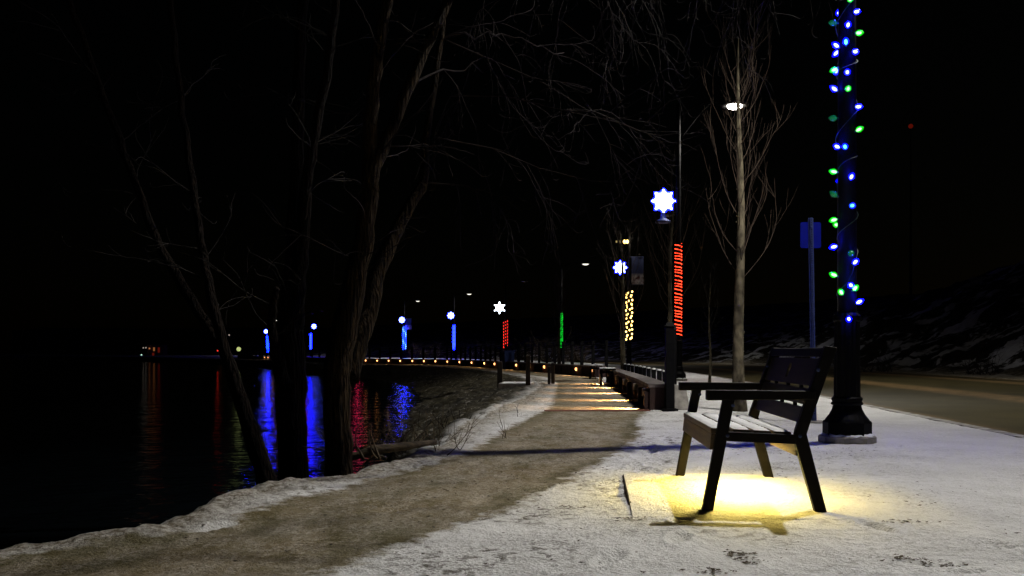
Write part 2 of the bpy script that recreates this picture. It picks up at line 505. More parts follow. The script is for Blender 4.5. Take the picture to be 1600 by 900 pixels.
        vcol = mix(ramp(noise(4, 7, .7), .42, .6), (0.12, 0.10, 0.05), (0.50, 0.45, 0.38))
        col = mix(near, col, vcol)
        l.new(col, b.inputs['Base Color'])
        b.inputs['Roughness'].default_value = 0.9
        b.inputs['Specular IOR Level'].default_value = 0.1
        bump_h = noise(5, 8, .7); bs, bd = .8, .15
    bp = n.new('ShaderNodeBump'); bp.inputs['Strength'].default_value = bs; bp.inputs['Distance'].default_value = bd
    l.new(bump_h, bp.inputs['Height']); l.new(bp.outputs[0], b.inputs['Normal'])
    return m

# ------------------------------------------------------------------ ground sheet (polar grid, cut into snow / path / road / hillside)
def build_ground():
    rad = [0.0, 0.4, 0.8]; r = 1.1
    while r < 620:
        rad.append(r); r *= 1.0072 if r < 120 else 1.03
    rad = np.array(rad)
    fwd = np.arange(-36, 36.01, 0.135)
    back = np.concatenate([np.arange(40, 180, 6), np.arange(180, 324, 6)])
    ang = np.radians(np.concatenate([fwd, back]))
    nr, na = len(rad), len(ang)
    RR, AA = np.meshgrid(rad, ang, indexing='ij')
    X = RR * np.sin(AA); Y = RR * np.cos(AA)
    x = X.ravel(); y = Y.ravel()
    h, dl, rs, onpath, onroad, hs = terrain(x, y)
    i, j = np.meshgrid(np.arange(nr - 1), np.arange(na), indexing='ij')
    j2 = (j + 1) % na
    quads = np.stack([i * na + j, i * na + j2, (i + 1) * na + j2, (i + 1) * na + j], -1).reshape(-1, 4)
    # classify quads by majority of corners
    cls = np.zeros(len(x), int)
    cls[onpath] = 1
    cls[onroad] = 2
    cls[rs >= ROAD_W] = 3
    qc = cls[quads]
    qcls = np.where((qc == 1).sum(1) >= 2, 1, np.where((qc == 2).sum(1) >= 2, 2, np.where((qc == 3).sum(1) >= 2, 3, 0)))
    verge = sm(1 - (dl - 0.02) / np.clip(0.30 + y * .012, .3, .9)) * (dl > -0.08)
    bank = sm((-dl + .02) / (0.10 + .02 * np.clip(y, 0, 20)))
    roadside = sm(1 - (hs + .5) / 3.0)
    pathd = np.minimum(-sdist(x, y, PATH_R), sdist(x, y, PATH_L)); pathd = np.clip(np.where((y < 139) & (y > -6), pathd, -9), -3, 3)
    for k, (nm, kd) in enumerate((('snow_ground', 'snow'), ('path', 'path'), ('road', 'road'), ('hillside', 'hill'))):
        q = quads[qcls == k]
        used, inv = np.unique(q, return_inverse=True)
        q = inv.reshape(-1, 4)
        me = bpy.data.meshes.new(nm)
        me.vertices.add(len(used)); me.loops.add(len(q) * 4); me.polygons.add(len(q))
        co = np.stack([x[used], y[used], h[used]], -1)
        me.vertices.foreach_set('co', co.ravel())
        me.loops.foreach_set('vertex_index', q[:, ::-1].ravel().astype(np.int32))
        me.polygons.foreach_set('loop_start', np.arange(0, len(q) * 4, 4, dtype=np.int32))
        me.polygons.foreach_set('loop_total', np.full(len(q), 4, dtype=np.int32))
        me.polygons.foreach_set('use_smooth', np.ones(len(q), bool))
        for an, av in (('pathd', pathd), ('verge', verge), ('bank', bank), ('lateral', rs), ('roadside', roadside)):
            a = me.attributes.new(an, 'FLOAT', 'POINT'); a.data.foreach_set('value', av[used].astype(np.float32))
        me.update(); me.validate()
        me.materials.append(ground_mat(nm + '_surface', kd))
        o = bpy.data.objects.new(nm, me); C.objects.link(o)
        tag(o, kind='structure')
build_ground()

# kerb along the near side of the road
def ribbon(name, poly, prof, mat, **k):
    """profile (offset to the right, z) swept along poly"""
    poly = [Vector((p[0], p[1], 0)) for p in poly]
    mb = MB(); n = len(prof); vv = []
    for i, p in enumerate(poly):
        d = (poly[min(i + 1, len(poly) - 1)] - poly[max(i - 1, 0)]).normalized()
        rt = Vector((d.y, -d.x, 0))
        for o, z in prof: vv.append((p.x + rt.x * o, p.y + rt.y * o, z))
    fs = []
    for i in range(len(poly) - 1):
        for j in range(n):
            j2 = (j + 1) % n
            fs.append((i * n + j, i * n + j2, (i + 1) * n + j2, (i + 1) * n + j))
    fs.append(tuple(range(n))); fs.append(tuple(range((len(poly) - 1) * n, len(poly) * n))[::-1])
    mb.add(vv, fs)
    return tag(mb.build(name, mat), **k)
M['kerb'] = mat_basic('snow_dusted_kerb', (0.24, 0.22, 0.19), rough=0.85, var=0.4, scale=5, bump=0.5, col2=(0.5, 0.49, 0.47))
ribbon('kerb', resample([p for p in ROAD_S if -10 < p[1] < 240], 1.0), [(-0.06, -0.2), (-0.06, 0.006), (0.085, 0.006), (0.10, -0.01), (0.10, -0.2)], M['kerb'], kind='structure')
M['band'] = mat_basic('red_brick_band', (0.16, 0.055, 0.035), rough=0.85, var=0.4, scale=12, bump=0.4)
ribbon('red_band', [(0.50, 14.62), (1.3, 14.66), (2.10, 14.70)], [(-.11, -.02), (-.11, .014), (.11, .014), (.11, -.02)], M['band'], kind='structure')  # narrow red strip across the path

# water
def water():
    m = bpy.data.materials.new('dark_lake_water')
    n, l = nodes_of(m)
    b = n['Principled BSDF']
    b.inputs['Base Color'].default_value = (0.002, 0.003, 0.004, 1)
    b.inputs['Roughness'].default_value = 0.06
    b.inputs['IOR'].default_value = 1.33
    geo = n.new('ShaderNodeNewGeometry')
    mp = n.new('ShaderNodeMapping'); mp.inputs['Scale'].default_value = (1.0, 1.0, 1); l.new(geo.outputs['Position'], mp.inputs[0])
    a = n.new('ShaderNodeTexNoise'); a.inputs['Scale'].default_value = 4.5; a.inputs['Detail'].default_value = 4; l.new(mp.outputs[0], a.inputs['Vector'])
    c = n.new('ShaderNodeTexNoise'); c.inputs['Scale'].default_value = 1.1; c.inputs['Detail'].default_value = 2; l.new(mp.outputs[0], c.inputs['Vector'])
    ad = n.new('ShaderNodeMath'); ad.operation = 'MULTIPLY_ADD'; l.new(c.outputs['Fac'], ad.inputs[0]); ad.inputs[1].default_value = 2.0; l.new(a.outputs['Fac'], ad.inputs[2])
    bp = n.new('ShaderNodeBump'); bp.inputs['Strength'].default_value = 1.0; bp.inputs['Distance'].default_value = 0.035
    l.new(ad.outputs[0], bp.inputs['Height']); l.new(bp.outputs[0], b.inputs['Normal'])
    mb = MB()
    poly = [(-420, -60), (-4, -60), (0.5, 0), (1.2, 30), (1.0, 45), (-5, 75), (-30, 125), (-60, 175), (-100, 235), (-240, 268), (-420, 275)]
    mb.add([(x, y, WATER_Z) for x, y in poly], [tuple(range(len(poly)))])
    tag(mb.build('water', m), kind='structure')
water()

# ------------------------------------------------------------------ lamps on the ground: street lamps
def arcpts(a, b, sag, n=10):
    a, b = Vector(a), Vector(b)
    return [a.lerp(b, i / n) + Vector((0, 0, sag * math.sin(math.pi * i / n))) for i in range(n + 1)]

def batwing(ld, wide=False):
    """the wide downward light distribution of a road lamp with a sharp cut-off below the horizontal"""
    ld.use_nodes = True
    n, l = ld.node_tree.nodes, ld.node_tree.links
    tc = n.new('ShaderNodeTexCoord'); sp = n.new('ShaderNodeSeparateXYZ'); l.new(tc.outputs['Normal'], sp.inputs[0])
    ab = n.new('ShaderNodeMath'); ab.operation = 'ABSOLUTE'; l.new(sp.outputs['Z'], ab.inputs[0])
    cr = n.new('ShaderNodeValToRGB'); r = cr.color_ramp; r.interpolation = 'EASE'
    st = ((.10, 0), (.22, .035), (.36, .055), (.50, .13), (.63, .85), (.72, 1.0), (.82, .75), (1.0, .30))
    if wide: st = ((.08, 0), (.20, .07), (.36, .22), (.50, .50), (.63, 1.0), (.82, .75), (1.0, .30))
    r.elements[0].position = st[0][0]; r.elements[0].color = (0, 0, 0, 1)
    r.elements[1].position = 1.0; r.elements[1].color = (st[-1][1],) * 3 + (1,)
    for p_, v_ in st[1:-1]:
        e = r.elements.new(p_); e.color = (v_, v_, v_, 1)
    l.new(ab.outputs[0], cr.inputs[0]); l.new(cr.outputs[0], n['Emission'].inputs['Strength'])

def street_lamp(x, y, label, adir=(1, 0), arm=2.1, height=8.45, on='near', detail=True, flake_arm=True, power=HEAD_W, rz=0):
    t = empty('street_lamp', (x, y, 0), label=label, cat='street lamp', group='street lamps along the road')
    z0 = tz(x, y) - .02
    if detail:
        f = MB(); f.lathe([(0.278, z0 - .05), (0.278, .055), (0.265, .07), (0.0, .07)], n=8, rot=R(22.5)); f.build('footing', M['concrete'], t)
        sn = MB(); vv = [(0, 0, .082)]; K = 40
        for rr_, zz in ((.242, .086), (.258, .070)):
            for q in range(K): 
                a = 2 * math.pi * q / K; w_ = rr_ * (1 + .035 * math.sin(q * 1.9) + .03 * random.uniform(-1, 1)) / max(.925, math.cos((a % (math.pi / 4)) - math.pi / 8))*.96
                vv.append((w_ * math.cos(a), w_ * math.sin(a), zz + random.uniform(-.006, .008)))
        fs = [(0, 1 + q, 1 + (q + 1) % K) for q in range(K)] + [(1 + q, 1 + K + q, 1 + K + (q + 1) % K, 1 + (q + 1) % K) for q in range(K)]
        sn.add(vv, fs); sn.build('snow', M['snow_pile'], t, smooth=True)
    b = MB()
    N = 8
    b.lathe([(0.235, .068), (0.235, .20), (0.225, .215)], n=N, rot=R(22.5))
    b.lathe([(0.220, .21), (0.205, .235), (0.170, .28), (0.145, .33), (0.135, .37)], n=24)
    b.lathe([(0.148, .372), (0.156, .385), (0.148, .40), (0.140, .405), (0.150, .425), (0.150, .44), (0.134, .455)], n=24)
    b.build('base', M['iron'], t, smooth=False)
    lo = MB(); lo.lathe([(0.128, .45), (0.122, 1.20), (0.135, 1.215), (0.135, 1.26), (0.105, 1.29)], n=32, flute=0.06)
    lo.build('fluted_column', M['iron'], t)
    if detail:
        sp = MB()
        sp.add([(-.10, -.19, .213), (-.05, -.207, .213), (.06, -.207, .213), (.11, -.188, .213), (.06, -.165, .262), (.0, -.160, .278), (-.06, -.168, .255), (.0, -.195, .240)],
               [(0, 1, 7), (1, 2, 7), (2, 3, 7), (3, 4, 7), (4, 5, 7), (5, 6, 7), (6, 0, 7)])
        sp.build('snow', M['snow_pile'], t, smooth=True)
    sh = MB(); sh.lathe([(0.094, 1.27), (0.085, 4.5), (0.07, height - .1), (0.075, height - .06), (0.03, height + .05)], n=16)
    sh.build('shaft', M['iron'], t, smooth=True)
    ax, ay = adir; L = math.hypot(ax, ay); ax /= L; ay /= L
    hx, hy = ax * arm, ay * arm
    am = MB(); am.tube(arcpts((ax * .05, ay * .05, height - .35), (hx - ax * .3, hy - ay * .3, height + .12), .18), 0.032, 8)
    am.tube(arcpts((ax * .05, ay * .05, height - 1.1), (hx * .55, hy * .55, height + .05), .05, 6), 0.018, 6)
    am.build('arm', M['iron'], t, smooth=True)
    # round flat luminaire
    hd = MB(); hd.lathe([(0.06, .20), (0.10, .18), (0.16, .12), (0.36, .05), (0.40, .02), (0.40, -.01), (0.385, -.02), (0.30, -.005), (0.19, .0)], n=24, c=(hx, hy, height))
    h_ = hd.build('luminaire', M['housing'], t, smooth=True)
    ln = MB()
    ln.ball((hx, hy, height - .015), 0.24 if on != 'far' else .28, (0, 0, 1), .38, 14, 6)
    ln.build('lens', {'near': M['lens_on'], 'far': M['lens_far'], 'off': M['lens_off']}[on], h_, smooth=True)
    if on != 'off':
        ld = bpy.data.lights.new('road_lamp_light', 'SPOT')
        ld.energy = power; ld.spot_size = R(165); ld.spot_blend = 0.1; batwing(ld, y > 12); ld.shadow_soft_size = 0.08
        ld.color = (1.0, 0.955, 0.86)
        lo_ = bpy.data.objects.new('road_lamp_light', ld)
        lo_.parent = t; lo_.location = (hx, hy, height - .10); C.objects.link(lo_)
    if flake_arm:
        fa = MB(); fa.tube([(0, 0, 5.25), (-.5, -.04, 5.25)], .012, 6); fa.build('bracket', M['iron'], t)
    return t

STREET = [
    # x, y, adir, state, label
    (3.35, 9.60, (0.958, 0.286), 'near', 'nearest black street lamp, wide base on snowy footing right of the bench'),
    (5.20, 30.0, (1, 0.05), 'near', 'tall black street lamp wound with red rope light, round white lamp lit'),
    (6.47, 53.0, (1, 0.0), 'off', 'street lamp with round yellow bulbs and a picture banner on its shaft'),
    (4.21, 82.0, (1, 0.1), 'far', 'street lamp wrapped in green light, without a snowflake'),
    (-0.68, 102.0, (1, 0.3), 'off', 'street lamp with small red bulbs below a six pointed white star'),
    (-7.50, 124.0, (1, 0.4), 'far', 'street lamp with a solid blue light column behind the far railing'),
    (-15.8, 141.0, (1, 0.5), 'far', 'street lamp with teal and blue bulbs and a small banner, across the bay'),
    (-36.9, 176.0, (1, 0.6), 'off', 'distant street lamp beside the big tree trunk, only its blue-white snowflake bright'),
    (-57.8, 227.0, (1, 0.6), 'far', 'farthest street lamp, teal and blue, seen left of the big tree trunks'),
]
lamps = []
for i, (x, y, ad, st, lb) in enumerate(STREET):
    lamps.append(street_lamp(x, y, lb, ad, on=st, arm=(1.78 if i == 1 else 2.1), height=(8.62 if i == 1 else 8.45), detail=(i < 2), flake_arm=(i not in (0, 3)), power=HEAD_W * (1, .9, 0, .9, 0, .9, .9, 0, .6)[i]))

# ------------------------------------------------------------------ bulbs on the nearest lamp
BULBS = [(1331,2,'g'),(1341,18,'b'),(1307,32,'d'),(1328,43,'b'),(1345,51,'g'),(1314,72,'b'),(1325,71,'c'),(1339,79,'b'),(1310,102,'g'),
 (1327,115,'b'),(1310,140,'b'),(1328,141,'g'),(1344,166,'b'),(1308,182,'d'),(1345,205,'g'),(1315,230,'b'),(1324,232,'c'),(1306,267,'g'),
 (1333,281,'b'),(1306,306,'d'),(1334,321,'c'),(1307,340,'g'),(1305,382.5,'b'),(1332,394,'d'),(1339,413.5,'b'),(1304,431,'g'),(1332,443.5,'b'),
 (1339,455,'g'),(1319,461,'g'),(1346,475,'b'),(1329,495,'b')]
def near_string():
    x0, y0 = 3.35, 9.60
    t = empty('light_string', (x0, y0, 1.3), label='loose string of large blue and green bulbs wound round the nearest street lamp', cat='light string',
              group='light strings on the street lamps')
    items = []
    for px, py, c in BULBS:
        Yb = y0 - .1
        z = CAM_H - (py - HOR) / FPX * Yb
        dx = (px - 800) / FPX * Yb - (x0 + .03)
        dx = max(-.135, min(.135, dx))
        a = math.asin(dx / .138)
        items.append((z, -math.pi / 2 + a, c))
    for k in range(16):                       # the far half of the string
        items.append((1.4 + k * .20 + random.uniform(-.05, .05), math.pi / 2 + random.uniform(-.5, .5), random.choice('bgbb')))
    z = 4.9
    while z < 5.3:
        items.append((z, random.uniform(-math.pi, 0), random.choice('bg'))); z += .14
    core = {'b': M['led_blue_core'], 'g': M['led_green_core'], 'c': M['led_cyan_core'], 'd': M['led_dim_core']}
    shell = {'b': M['led_blue_shell'], 'g': M['led_green_shell'], 'c': M['led_blue_shell'], 'd': M['led_dim_shell']}
    for z, a, c in items:
        rd = Vector((math.cos(a), math.sin(a), 0))
        d = (rd + Vector((0, 0, random.uniform(-.5, .6)))).normalized()
        p0 = rd * .093 + Vector((0, 0, z - 1.3))
        s = MB(); s.tube([p0, p0 + d * .022], .011, 8)
        so = s.build('bulb', M['socket'], t)
        e = MB(); e.ball(p0 + d * .052, .0150, d, 2.1, 10, 8); e.build('core', core[c], so, smooth=True)
        g = MB(); q = p0 + d * .022
        prof = [(0, .012), (.014, .026), (.036, .032), (.060, .025), (.082, .010), (.090, .001)]
        g.tube([q + d * h for h, _ in prof], [r_ for _, r_ in prof], 10)
        g.build('cover', shell[c], so, smooth=True)
    # wire through the bulbs, top to bottom, wandering round the shaft
    w = MB(); pts = []
    n = 520
    for k in range(n):
        f = k / (n - 1); z = 1.3 + f * 4.0; a = f * 4.0 / .26 * 2 * math.pi * .5 + .9 * math.sin(f * 31)
        rr = .101 + .006 * math.sin(f * 90)
        pts.append((rr * math.cos(a), rr * math.sin(a), z - 1.3 + .03 * math.sin(f * 57)))
    w.tube(pts, .0035, 5); w.build('wire', M['wire'], t)
near_string()

def rope_string(i, z0, z1, turns, mat, label, rr=.105, rad=.011):
    x, y = lamps[i].location[:2]
    w = MB(); n = turns * 14; pts = []
    for k in range(n + 1):
        f = k / n; a = -2 * math.pi * turns * f
        pts.append((rr * math.cos(a), rr * math.sin(a), z0 + (z1 - z0) * f + .02 * math.sin(f * 40)))
    w.tube(pts, rad, 6)
    o = w.build('rope_light', mat, smooth=True, loc=(x, y, 0))
    return tag(o, label, 'rope light', 'light strings on the street lamps')
rope_string(1, 1.42, 4.28, 27, M['rope_red'], 'bright red rope light wound closely round the tall street lamp behind the pale tree')
rope_string(3, 1.25, 4.25, 26, M['rope_green'], 'green rope light wound round the street lamp at the bend of the path', rr=.13, rad=.028)
rope_string(5, 1.2, 4.35, 24, M['rope_blue'], 'solid blue rope light wound round the street lamp across the bay', rr=.15, rad=.045)

def dot_string(i, z0, z1, n, cols, label, rr=.15, rad=.035, turns=12, jit=.0):
    x, y = lamps[i].location[:2]
    t = empty('light_string', (x, y, z0), label=label, cat='light string', group='light strings on the street lamps')
    proto = {}
    wire = MB(); wp = []
    for k in range(n):
        f = (k + .5) / n; a = 2 * math.pi * turns * f + 2.399
        p = Vector((rr * math.cos(a), rr * math.sin(a), (z1 - z0) * f + random.uniform(-jit, jit)))
        c = cols[k % len(cols)]
        if c not in proto:
            b = MB(); b.ball((0, 0, 0), rad, (0, 0, 1), 1.2, 8, 6); o = b.build('bulb', M[c], t, smooth=True); proto[c] = o
        else:
            o = proto[c].copy(); C.objects.link(o); o.parent = t
        o.location = p
    m = n * 4
    for k in range(m):
        f = k / (m - 1); a = 2 * math.pi * turns * f + 2.399
        wp.append(((rr - .02) * math.cos(a), (rr - .02) * math.sin(a), (z1 - z0) * f))
    wire.tube(wp, .006, 5); wire.build('wire', M['wire'], t)
    return t
dot_string(2, 1.55, 4.25, 42, ['dot_yellow'], 'string of round warm yellow bulbs on the street lamp with the banner', rr=.17, rad=.047, turns=11.7, jit=.02)
dot_string(4, 1.35, 4.3, 36, ['dot_red'], 'string of small red bulbs on the street lamp below the white star', rr=.21, rad=.036, turns=9)
dot_string(6, 1.25, 4.7, 70, ['dot_cyan', 'dot_blue', 'dot_blue', 'dot_cyan', 'dot_white'], 'teal, blue and white bulbs on the street lamp with the small banner across the bay', rr=.24, rad=.06, turns=12)
dot_string(8, 0.8, 4.9, 60, ['dot_cyan', 'dot_blue', 'dot_blue'], 'teal and blue bulbs on the farthest street lamp left of the trunks', rr=.22, rad=.09, turns=12)

# hidden and half hidden lamps of the same row
rl = street_lamp(-27.0, 168, 'street lamp standing behind the big tree trunk, wound with pink-red light', (1, .6), on='off', detail=False, flake_arm=False)
lamps.append(rl)
lamps.append(street_lamp(-41.2, 188, 'distant street lamp glimpsed left of the trunk, wound with short red light', (1, .6), on='off', detail=False, flake_arm=False))
rope_string(10, 1.6, 4.2, 16, M['rope_red'], 'short red rope light far off between the two biggest trunks', rr=.15, rad=.06)
M['rope_pink'] = mat_emit('pink_red_rope_light', (1.0, 0.04, 0.16), 9)
rope_string(9, 1.2, 4.4, 20, M['rope_pink'], 'pink-red rope light on the street lamp hidden by the tree trunk, mirrored in the water', rr=.16, rad=.06)
rope_string(7, 1.4, 4.3, 20, M['rope_blue'], 'blue rope light low on the distant lamp beside the big trunk', rr=.15, rad=.05)

# ------------------------------------------------------------------ snowflake decorations
def snowflake(i, px, py, R0, points, label, white, edge=None, z=None):
    lx, ly = lamps[i].location[:2]
    Y = ly - .05
    c = P(px, py, Y)
    t = empty('snowflake_light', c, label=label, cat='snowflake', group='snowflake lights hung on the street lamps')
    arms = MB(); n2 = points * 2; inn = .60 if points == 6 else .76; hub = .13 if points == 6 else .05
    vv = []
    for y_ in (-.012, .012):
        for k in range(n2):
            a = math.pi * k / points + math.pi / 2; rr = R0 * (1 if k % 2 == 0 else inn)
            vv.append((rr * math.cos(a), y_, rr * math.sin(a)))
        for k in range(n2):
            a = math.pi * k / points + math.pi / 2
            vv.append((R0 * hub * math.cos(a), y_, R0 * hub * math.sin(a)))
    fs = []
    for k in range(n2):
        k2 = (k + 1) % n2
        fs += [(k, k2, n2 + k2, n2 + k), (2 * n2 + k2, 2 * n2 + k, 3 * n2 + k, 3 * n2 + k2), (k2, k, 2 * n2 + k, 2 * n2 + k2), (n2 + k, n2 + k2, 3 * n2 + k2, 3 * n2 + k)]
    arms.add(vv, fs)
    arms.build('star_panel', white, t)
    ar = MB()
    for k in range(points):
        a = 2 * math.pi * k / points + math.pi / 2; d = Vector((math.cos(a), 0, math.sin(a)))
        ar.ball(d * R0 * .99, R0 * .10, (0, 0, 1), 1, 8, 5)
    ar.build('tip_bulbs', white, t, smooth=True)
    if edge:  # added glowing tube, shaped to read as the lamp's blue halo
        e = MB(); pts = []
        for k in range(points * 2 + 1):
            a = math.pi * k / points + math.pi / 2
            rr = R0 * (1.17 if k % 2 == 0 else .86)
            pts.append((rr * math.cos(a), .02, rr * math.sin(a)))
        e.tube(pts, R0 * .06, 6, cap=False); e.build('halo_outline', edge, t)
    h = MB(); h.tube([(0, .03, 0), (0, .06, R0 * .2), (lx - c.x, ly - c.y, 5.25 - c.z)], .01, 6); h.build('hanger', M['iron'], t)
    return t
snowflake(1, 1037, 314, .34, 8, 'largest snowflake light, white with eight points, in front of the second slim tree', M['flake_white'], M['flake_halo'])
snowflake(2, 969, 418, .34, 8, 'white eight pointed snowflake light above the yellow bulb string, left of the banner', M['flake_white'], M['flake_halo'])
snowflake(4, 780.5, 481, .60, 6, 'crisp six pointed white star light without blue halo, above the red bulb string', M['flake_white'])
snowflake(5, 704.5, 493, .42, 8, 'round blue-white snowflake light above the solid blue light column', M['flake_white_far'], M['flake_halo'])
snowflake(6, 628, 500, .42, 8, 'round blue-white snowflake light above the teal and blue bulb string', M['flake_white_far'], M['flake_halo'])
snowflake(7, 490.5, 510, .42, 8, 'snowflake light seen close beside the big tree trunk', M['flake_white_far'], M['flake_halo'])
snowflake(8, 415.5, 518, .45, 8, 'small blue-white snowflake light on the farthest lamp, left of the trunks', M['flake_white_far'], M['flake_halo'])

# ring shaped unlit pedestrian lamp under the largest snowflake
t = empty('pedestrian_lamp', (4.72, 29.98, 4.95), label='small round dish lamp hanging just below the largest snowflake', cat='lamp')
b = MB(); b.lathe([(.03, .32), (.06, .30), (.10, .12), (.24, .04), (.25, .0), (.23, -.02)], n=20); b.build('dish', M['steel'], t, smooth=True)
b = MB(); b.tube([(0, 0, .3), (.1, 0, .42), (.47, 0, .42)], .015, 6); b.build('bracket', M['iron'], t)

# row of small yellow lamps on a bar high on the banner lamp
t = empty('lamp_bar', (6.47, 53, 7.05), label='short bar with a row of small yellow lamps high on the banner street lamp', cat='lamp')
b = MB(); b.tube([(0, 0, .06), (-.78, 0, .02)], .02, 6); b.build('bar', M['iron'], t)
M['dim_y'] = mat_emit('dim_yellow_lamp', (1, .7, .25), .35)
for k, (dx, m_, s) in enumerate(((-.10, 'dot_yellow', .085), (-.26, 'dot_yellow', .085), (-.50, 'dim_y', .06), (-.70, 'dim_y', .05))):
    b = MB(); b.ball((dx, 0, -.06), s, (0, 0, 1), 1.25, 10, 6); b.build('lamp_bulb', M[m_], t, smooth=True)

ld = bpy.data.lights.new('banner_fill_light', 'POINT'); ld.energy = 45; ld.color = (1, .82, .55); ld.shadow_soft_size = .05  # point light added near the bar to brighten the banner
lb_ = bpy.data.objects.new('banner_fill_light', ld); C.objects.link(lb_); lb_.parent = t; lb_.location = (.12, -.30, -.10)
# ------------------------------------------------------------------ banners
def banner_mat():
    m = bpy.data.materials.new('banner_print')
    n, l = nodes_of(m); b = n['Principled BSDF']; b.inputs['Roughness'].default_value = .7
    tc = n.new('ShaderNodeTexCoord'); sp = n.new('ShaderNodeSeparateXYZ'); l.new(tc.outputs['Object'], sp.inputs[0])
    no = n.new('ShaderNodeTexNoise'); no.inputs['Scale'].default_value = 3.2; no.inputs['Detail'].default_value = 3
    l.new(tc.outputs['Object'], no.inputs['Vector'])
    cr = n.new('ShaderNodeValToRGB'); r = cr.color_ramp
    r.elements[0].position = .38; r.elements[0].color = (.10, .015, .012, 1)
    r.elements[1].position = .62; r.elements[1].color = (.85, .85, .9, 1)
    e = r.elements.new(.5); e.color = (.6, .55, .6, 1)
    l.new(no.outputs['Fac'], cr.inputs[0])
    c2 = n.new('ShaderNodeValToRGB'); r = c2.color_ramp
    r.elements[0].position = .25; r.elements[0].color = (1, 1, 1, 1); r.elements[1].position = .42; r.elements[1].color = (0, 0, 0, 1)
    mr = n.new('ShaderNodeMapRange'); mr.inputs['From Min'].default_value = -.75; mr.inputs['From Max'].default_value = .75
    l.new(sp.outputs['Z'], mr.inputs['Value']); l.new(mr.outputs[0], c2.inputs[0])
    mx = n.new('ShaderNodeMix'); mx.data_type = 'RGBA'; l.new(c2.outputs[0], mx.inputs[0])
    mx.inputs[6].default_value = (.02, .035, .14, 1); l.new(cr.outputs[0], mx.inputs[7])
    l.new(mx.outputs[2], b.inputs['Base Color'])
    return m
M['banner'] = banner_mat()
def banner(i, label, z, w=.66, h=1.48):
    x, y = lamps[i].location[:2]
    t = empty('banner', (x + .09, y - .02, z), label=label, cat='banner', group='banners on the street lamps')
    b = MB()
    nx, nz = 8, 10; vv = []; fs = []
    for s in (0, 1):
        for a in range(nz + 1):
            for q in range(nx + 1):
                vv.append((.04 + w * q / nx, .02 * math.sin(q * .9 + a * .3) + s * .006, -h / 2 + h * a / nz))
    k = (nx + 1) * (nz + 1)
    for a in range(nz):
        for q in range(nx):
            c = a * (nx + 1) + q
            fs.append((c, c + 1, c + nx + 2, c + nx + 1)); fs.append((c + k + nx + 1, c + k + nx + 2, c + k + 1, c + k))
    b.add(vv, fs); b.build('cloth', M['banner'], t, smooth=True)
    for s in (-1, 1):
        r_ = MB(); r_.tube([(-.05, 0, s * (h / 2 + .02)), (w + .06, 0, s * (h / 2 + .02))], .022, 8); r_.build('rod', M['steel'], t)
banner(2, 'dark blue banner with a pale red-brown picture at its foot, beside the yellow bulbs', 5.38)
banner(6, 'small distant banner above the teal and blue bulb string', 5.0, w=.9, h=1.6)

# ------------------------------------------------------------------ low wall, its lights and railing
M['wall'] = mat_basic('red_brown_block', (0.024, 0.008, 0.006), rough=0.9, var=0.35, scale=5, bump=0.6, bscale=18)
M['cap'] = mat_basic('snowy_wall_cap', (0.04, 0.03, 0.028), rough=0.85, var=0.3, scale=6, bump=0.4, col2=(0.17, 0.14, 0.135))
def seg_frame(poly, s):
    for a, b in zip(poly[:-1], poly[1:]):
        L = math.hypot(b[0] - a[0], b[1] - a[1])
        if s <= L or b is poly[-1]:
            d = Vector((b[0] - a[0], b[1] - a[1], 0)) / L
            return Vector((a[0], a[1], 0)) + d * s, d
        s -= L
def plen(poly): return sum(math.hypot(b[0] - a[0], b[1] - a[1]) for a, b in zip(poly[:-1], poly[1:]))
def low_wall(poly, label, H=.35, T=.30, pil=1.6, group='low walls along the path'):
    p0 = Vector((poly[0][0], poly[0][1], 0))
    t = empty('low_wall', p0, label=label, cat='wall', group=group)
    loc = [(a - p0.x, b - p0.y) for a, b in resample(poly, 1.0)]
    o = ribbon('wall_body', loc, [(0, -.1), (0, H), (T, H), (T, -.1)], M['wall']); o.parent = t
    o = ribbon('wall_cap', loc, [(-.02, H + .002), (-.02, H + .05), (T + .02, H + .05), (T + .02, H + .002)], M['cap']); o.parent = t
    L = plen(poly); s = .15
    first = None
    while s < L:
        c, d = seg_frame(poly, s)
        if first is None:
            b = MB(); b.box((0, 0, H / 2 - .02), (.10, .22, H - .08)); first = b.build('pilaster', M['wall'], t); o = first
        else:
            o = first.copy(); C.objects.link(o); o.parent = t
        o.location = (c.x - p0.x - .03 * d.y, c.y - p0.y + .03 * d.x, 0)
        o.rotation_euler = (0, 0, math.atan2(d.y, d.x) - math.pi / 2)
        s += pil
    return t
low_wall(WALL_NEAR, 'near low red-brown wall right of the path, snow on its cap and light pools at its foot')
FAR1 = [p for p in WALL_FAR if p[1] < 50]
FAR2 = [p for p in WALL_FAR if 48 < p[1] < 80]
FAR3 = [p for p in WALL_FAR if p[1] > 74]
low_wall(FAR1, 'low wall curving away behind the two backless benches, with small lights')
low_wall(FAR2, 'long far low wall across the bay with a row of orange dot lights', pil=4.3)
low_wall(FAR3, 'farthest low wall, its four tiny lights showing left of the trunks', pil=6)

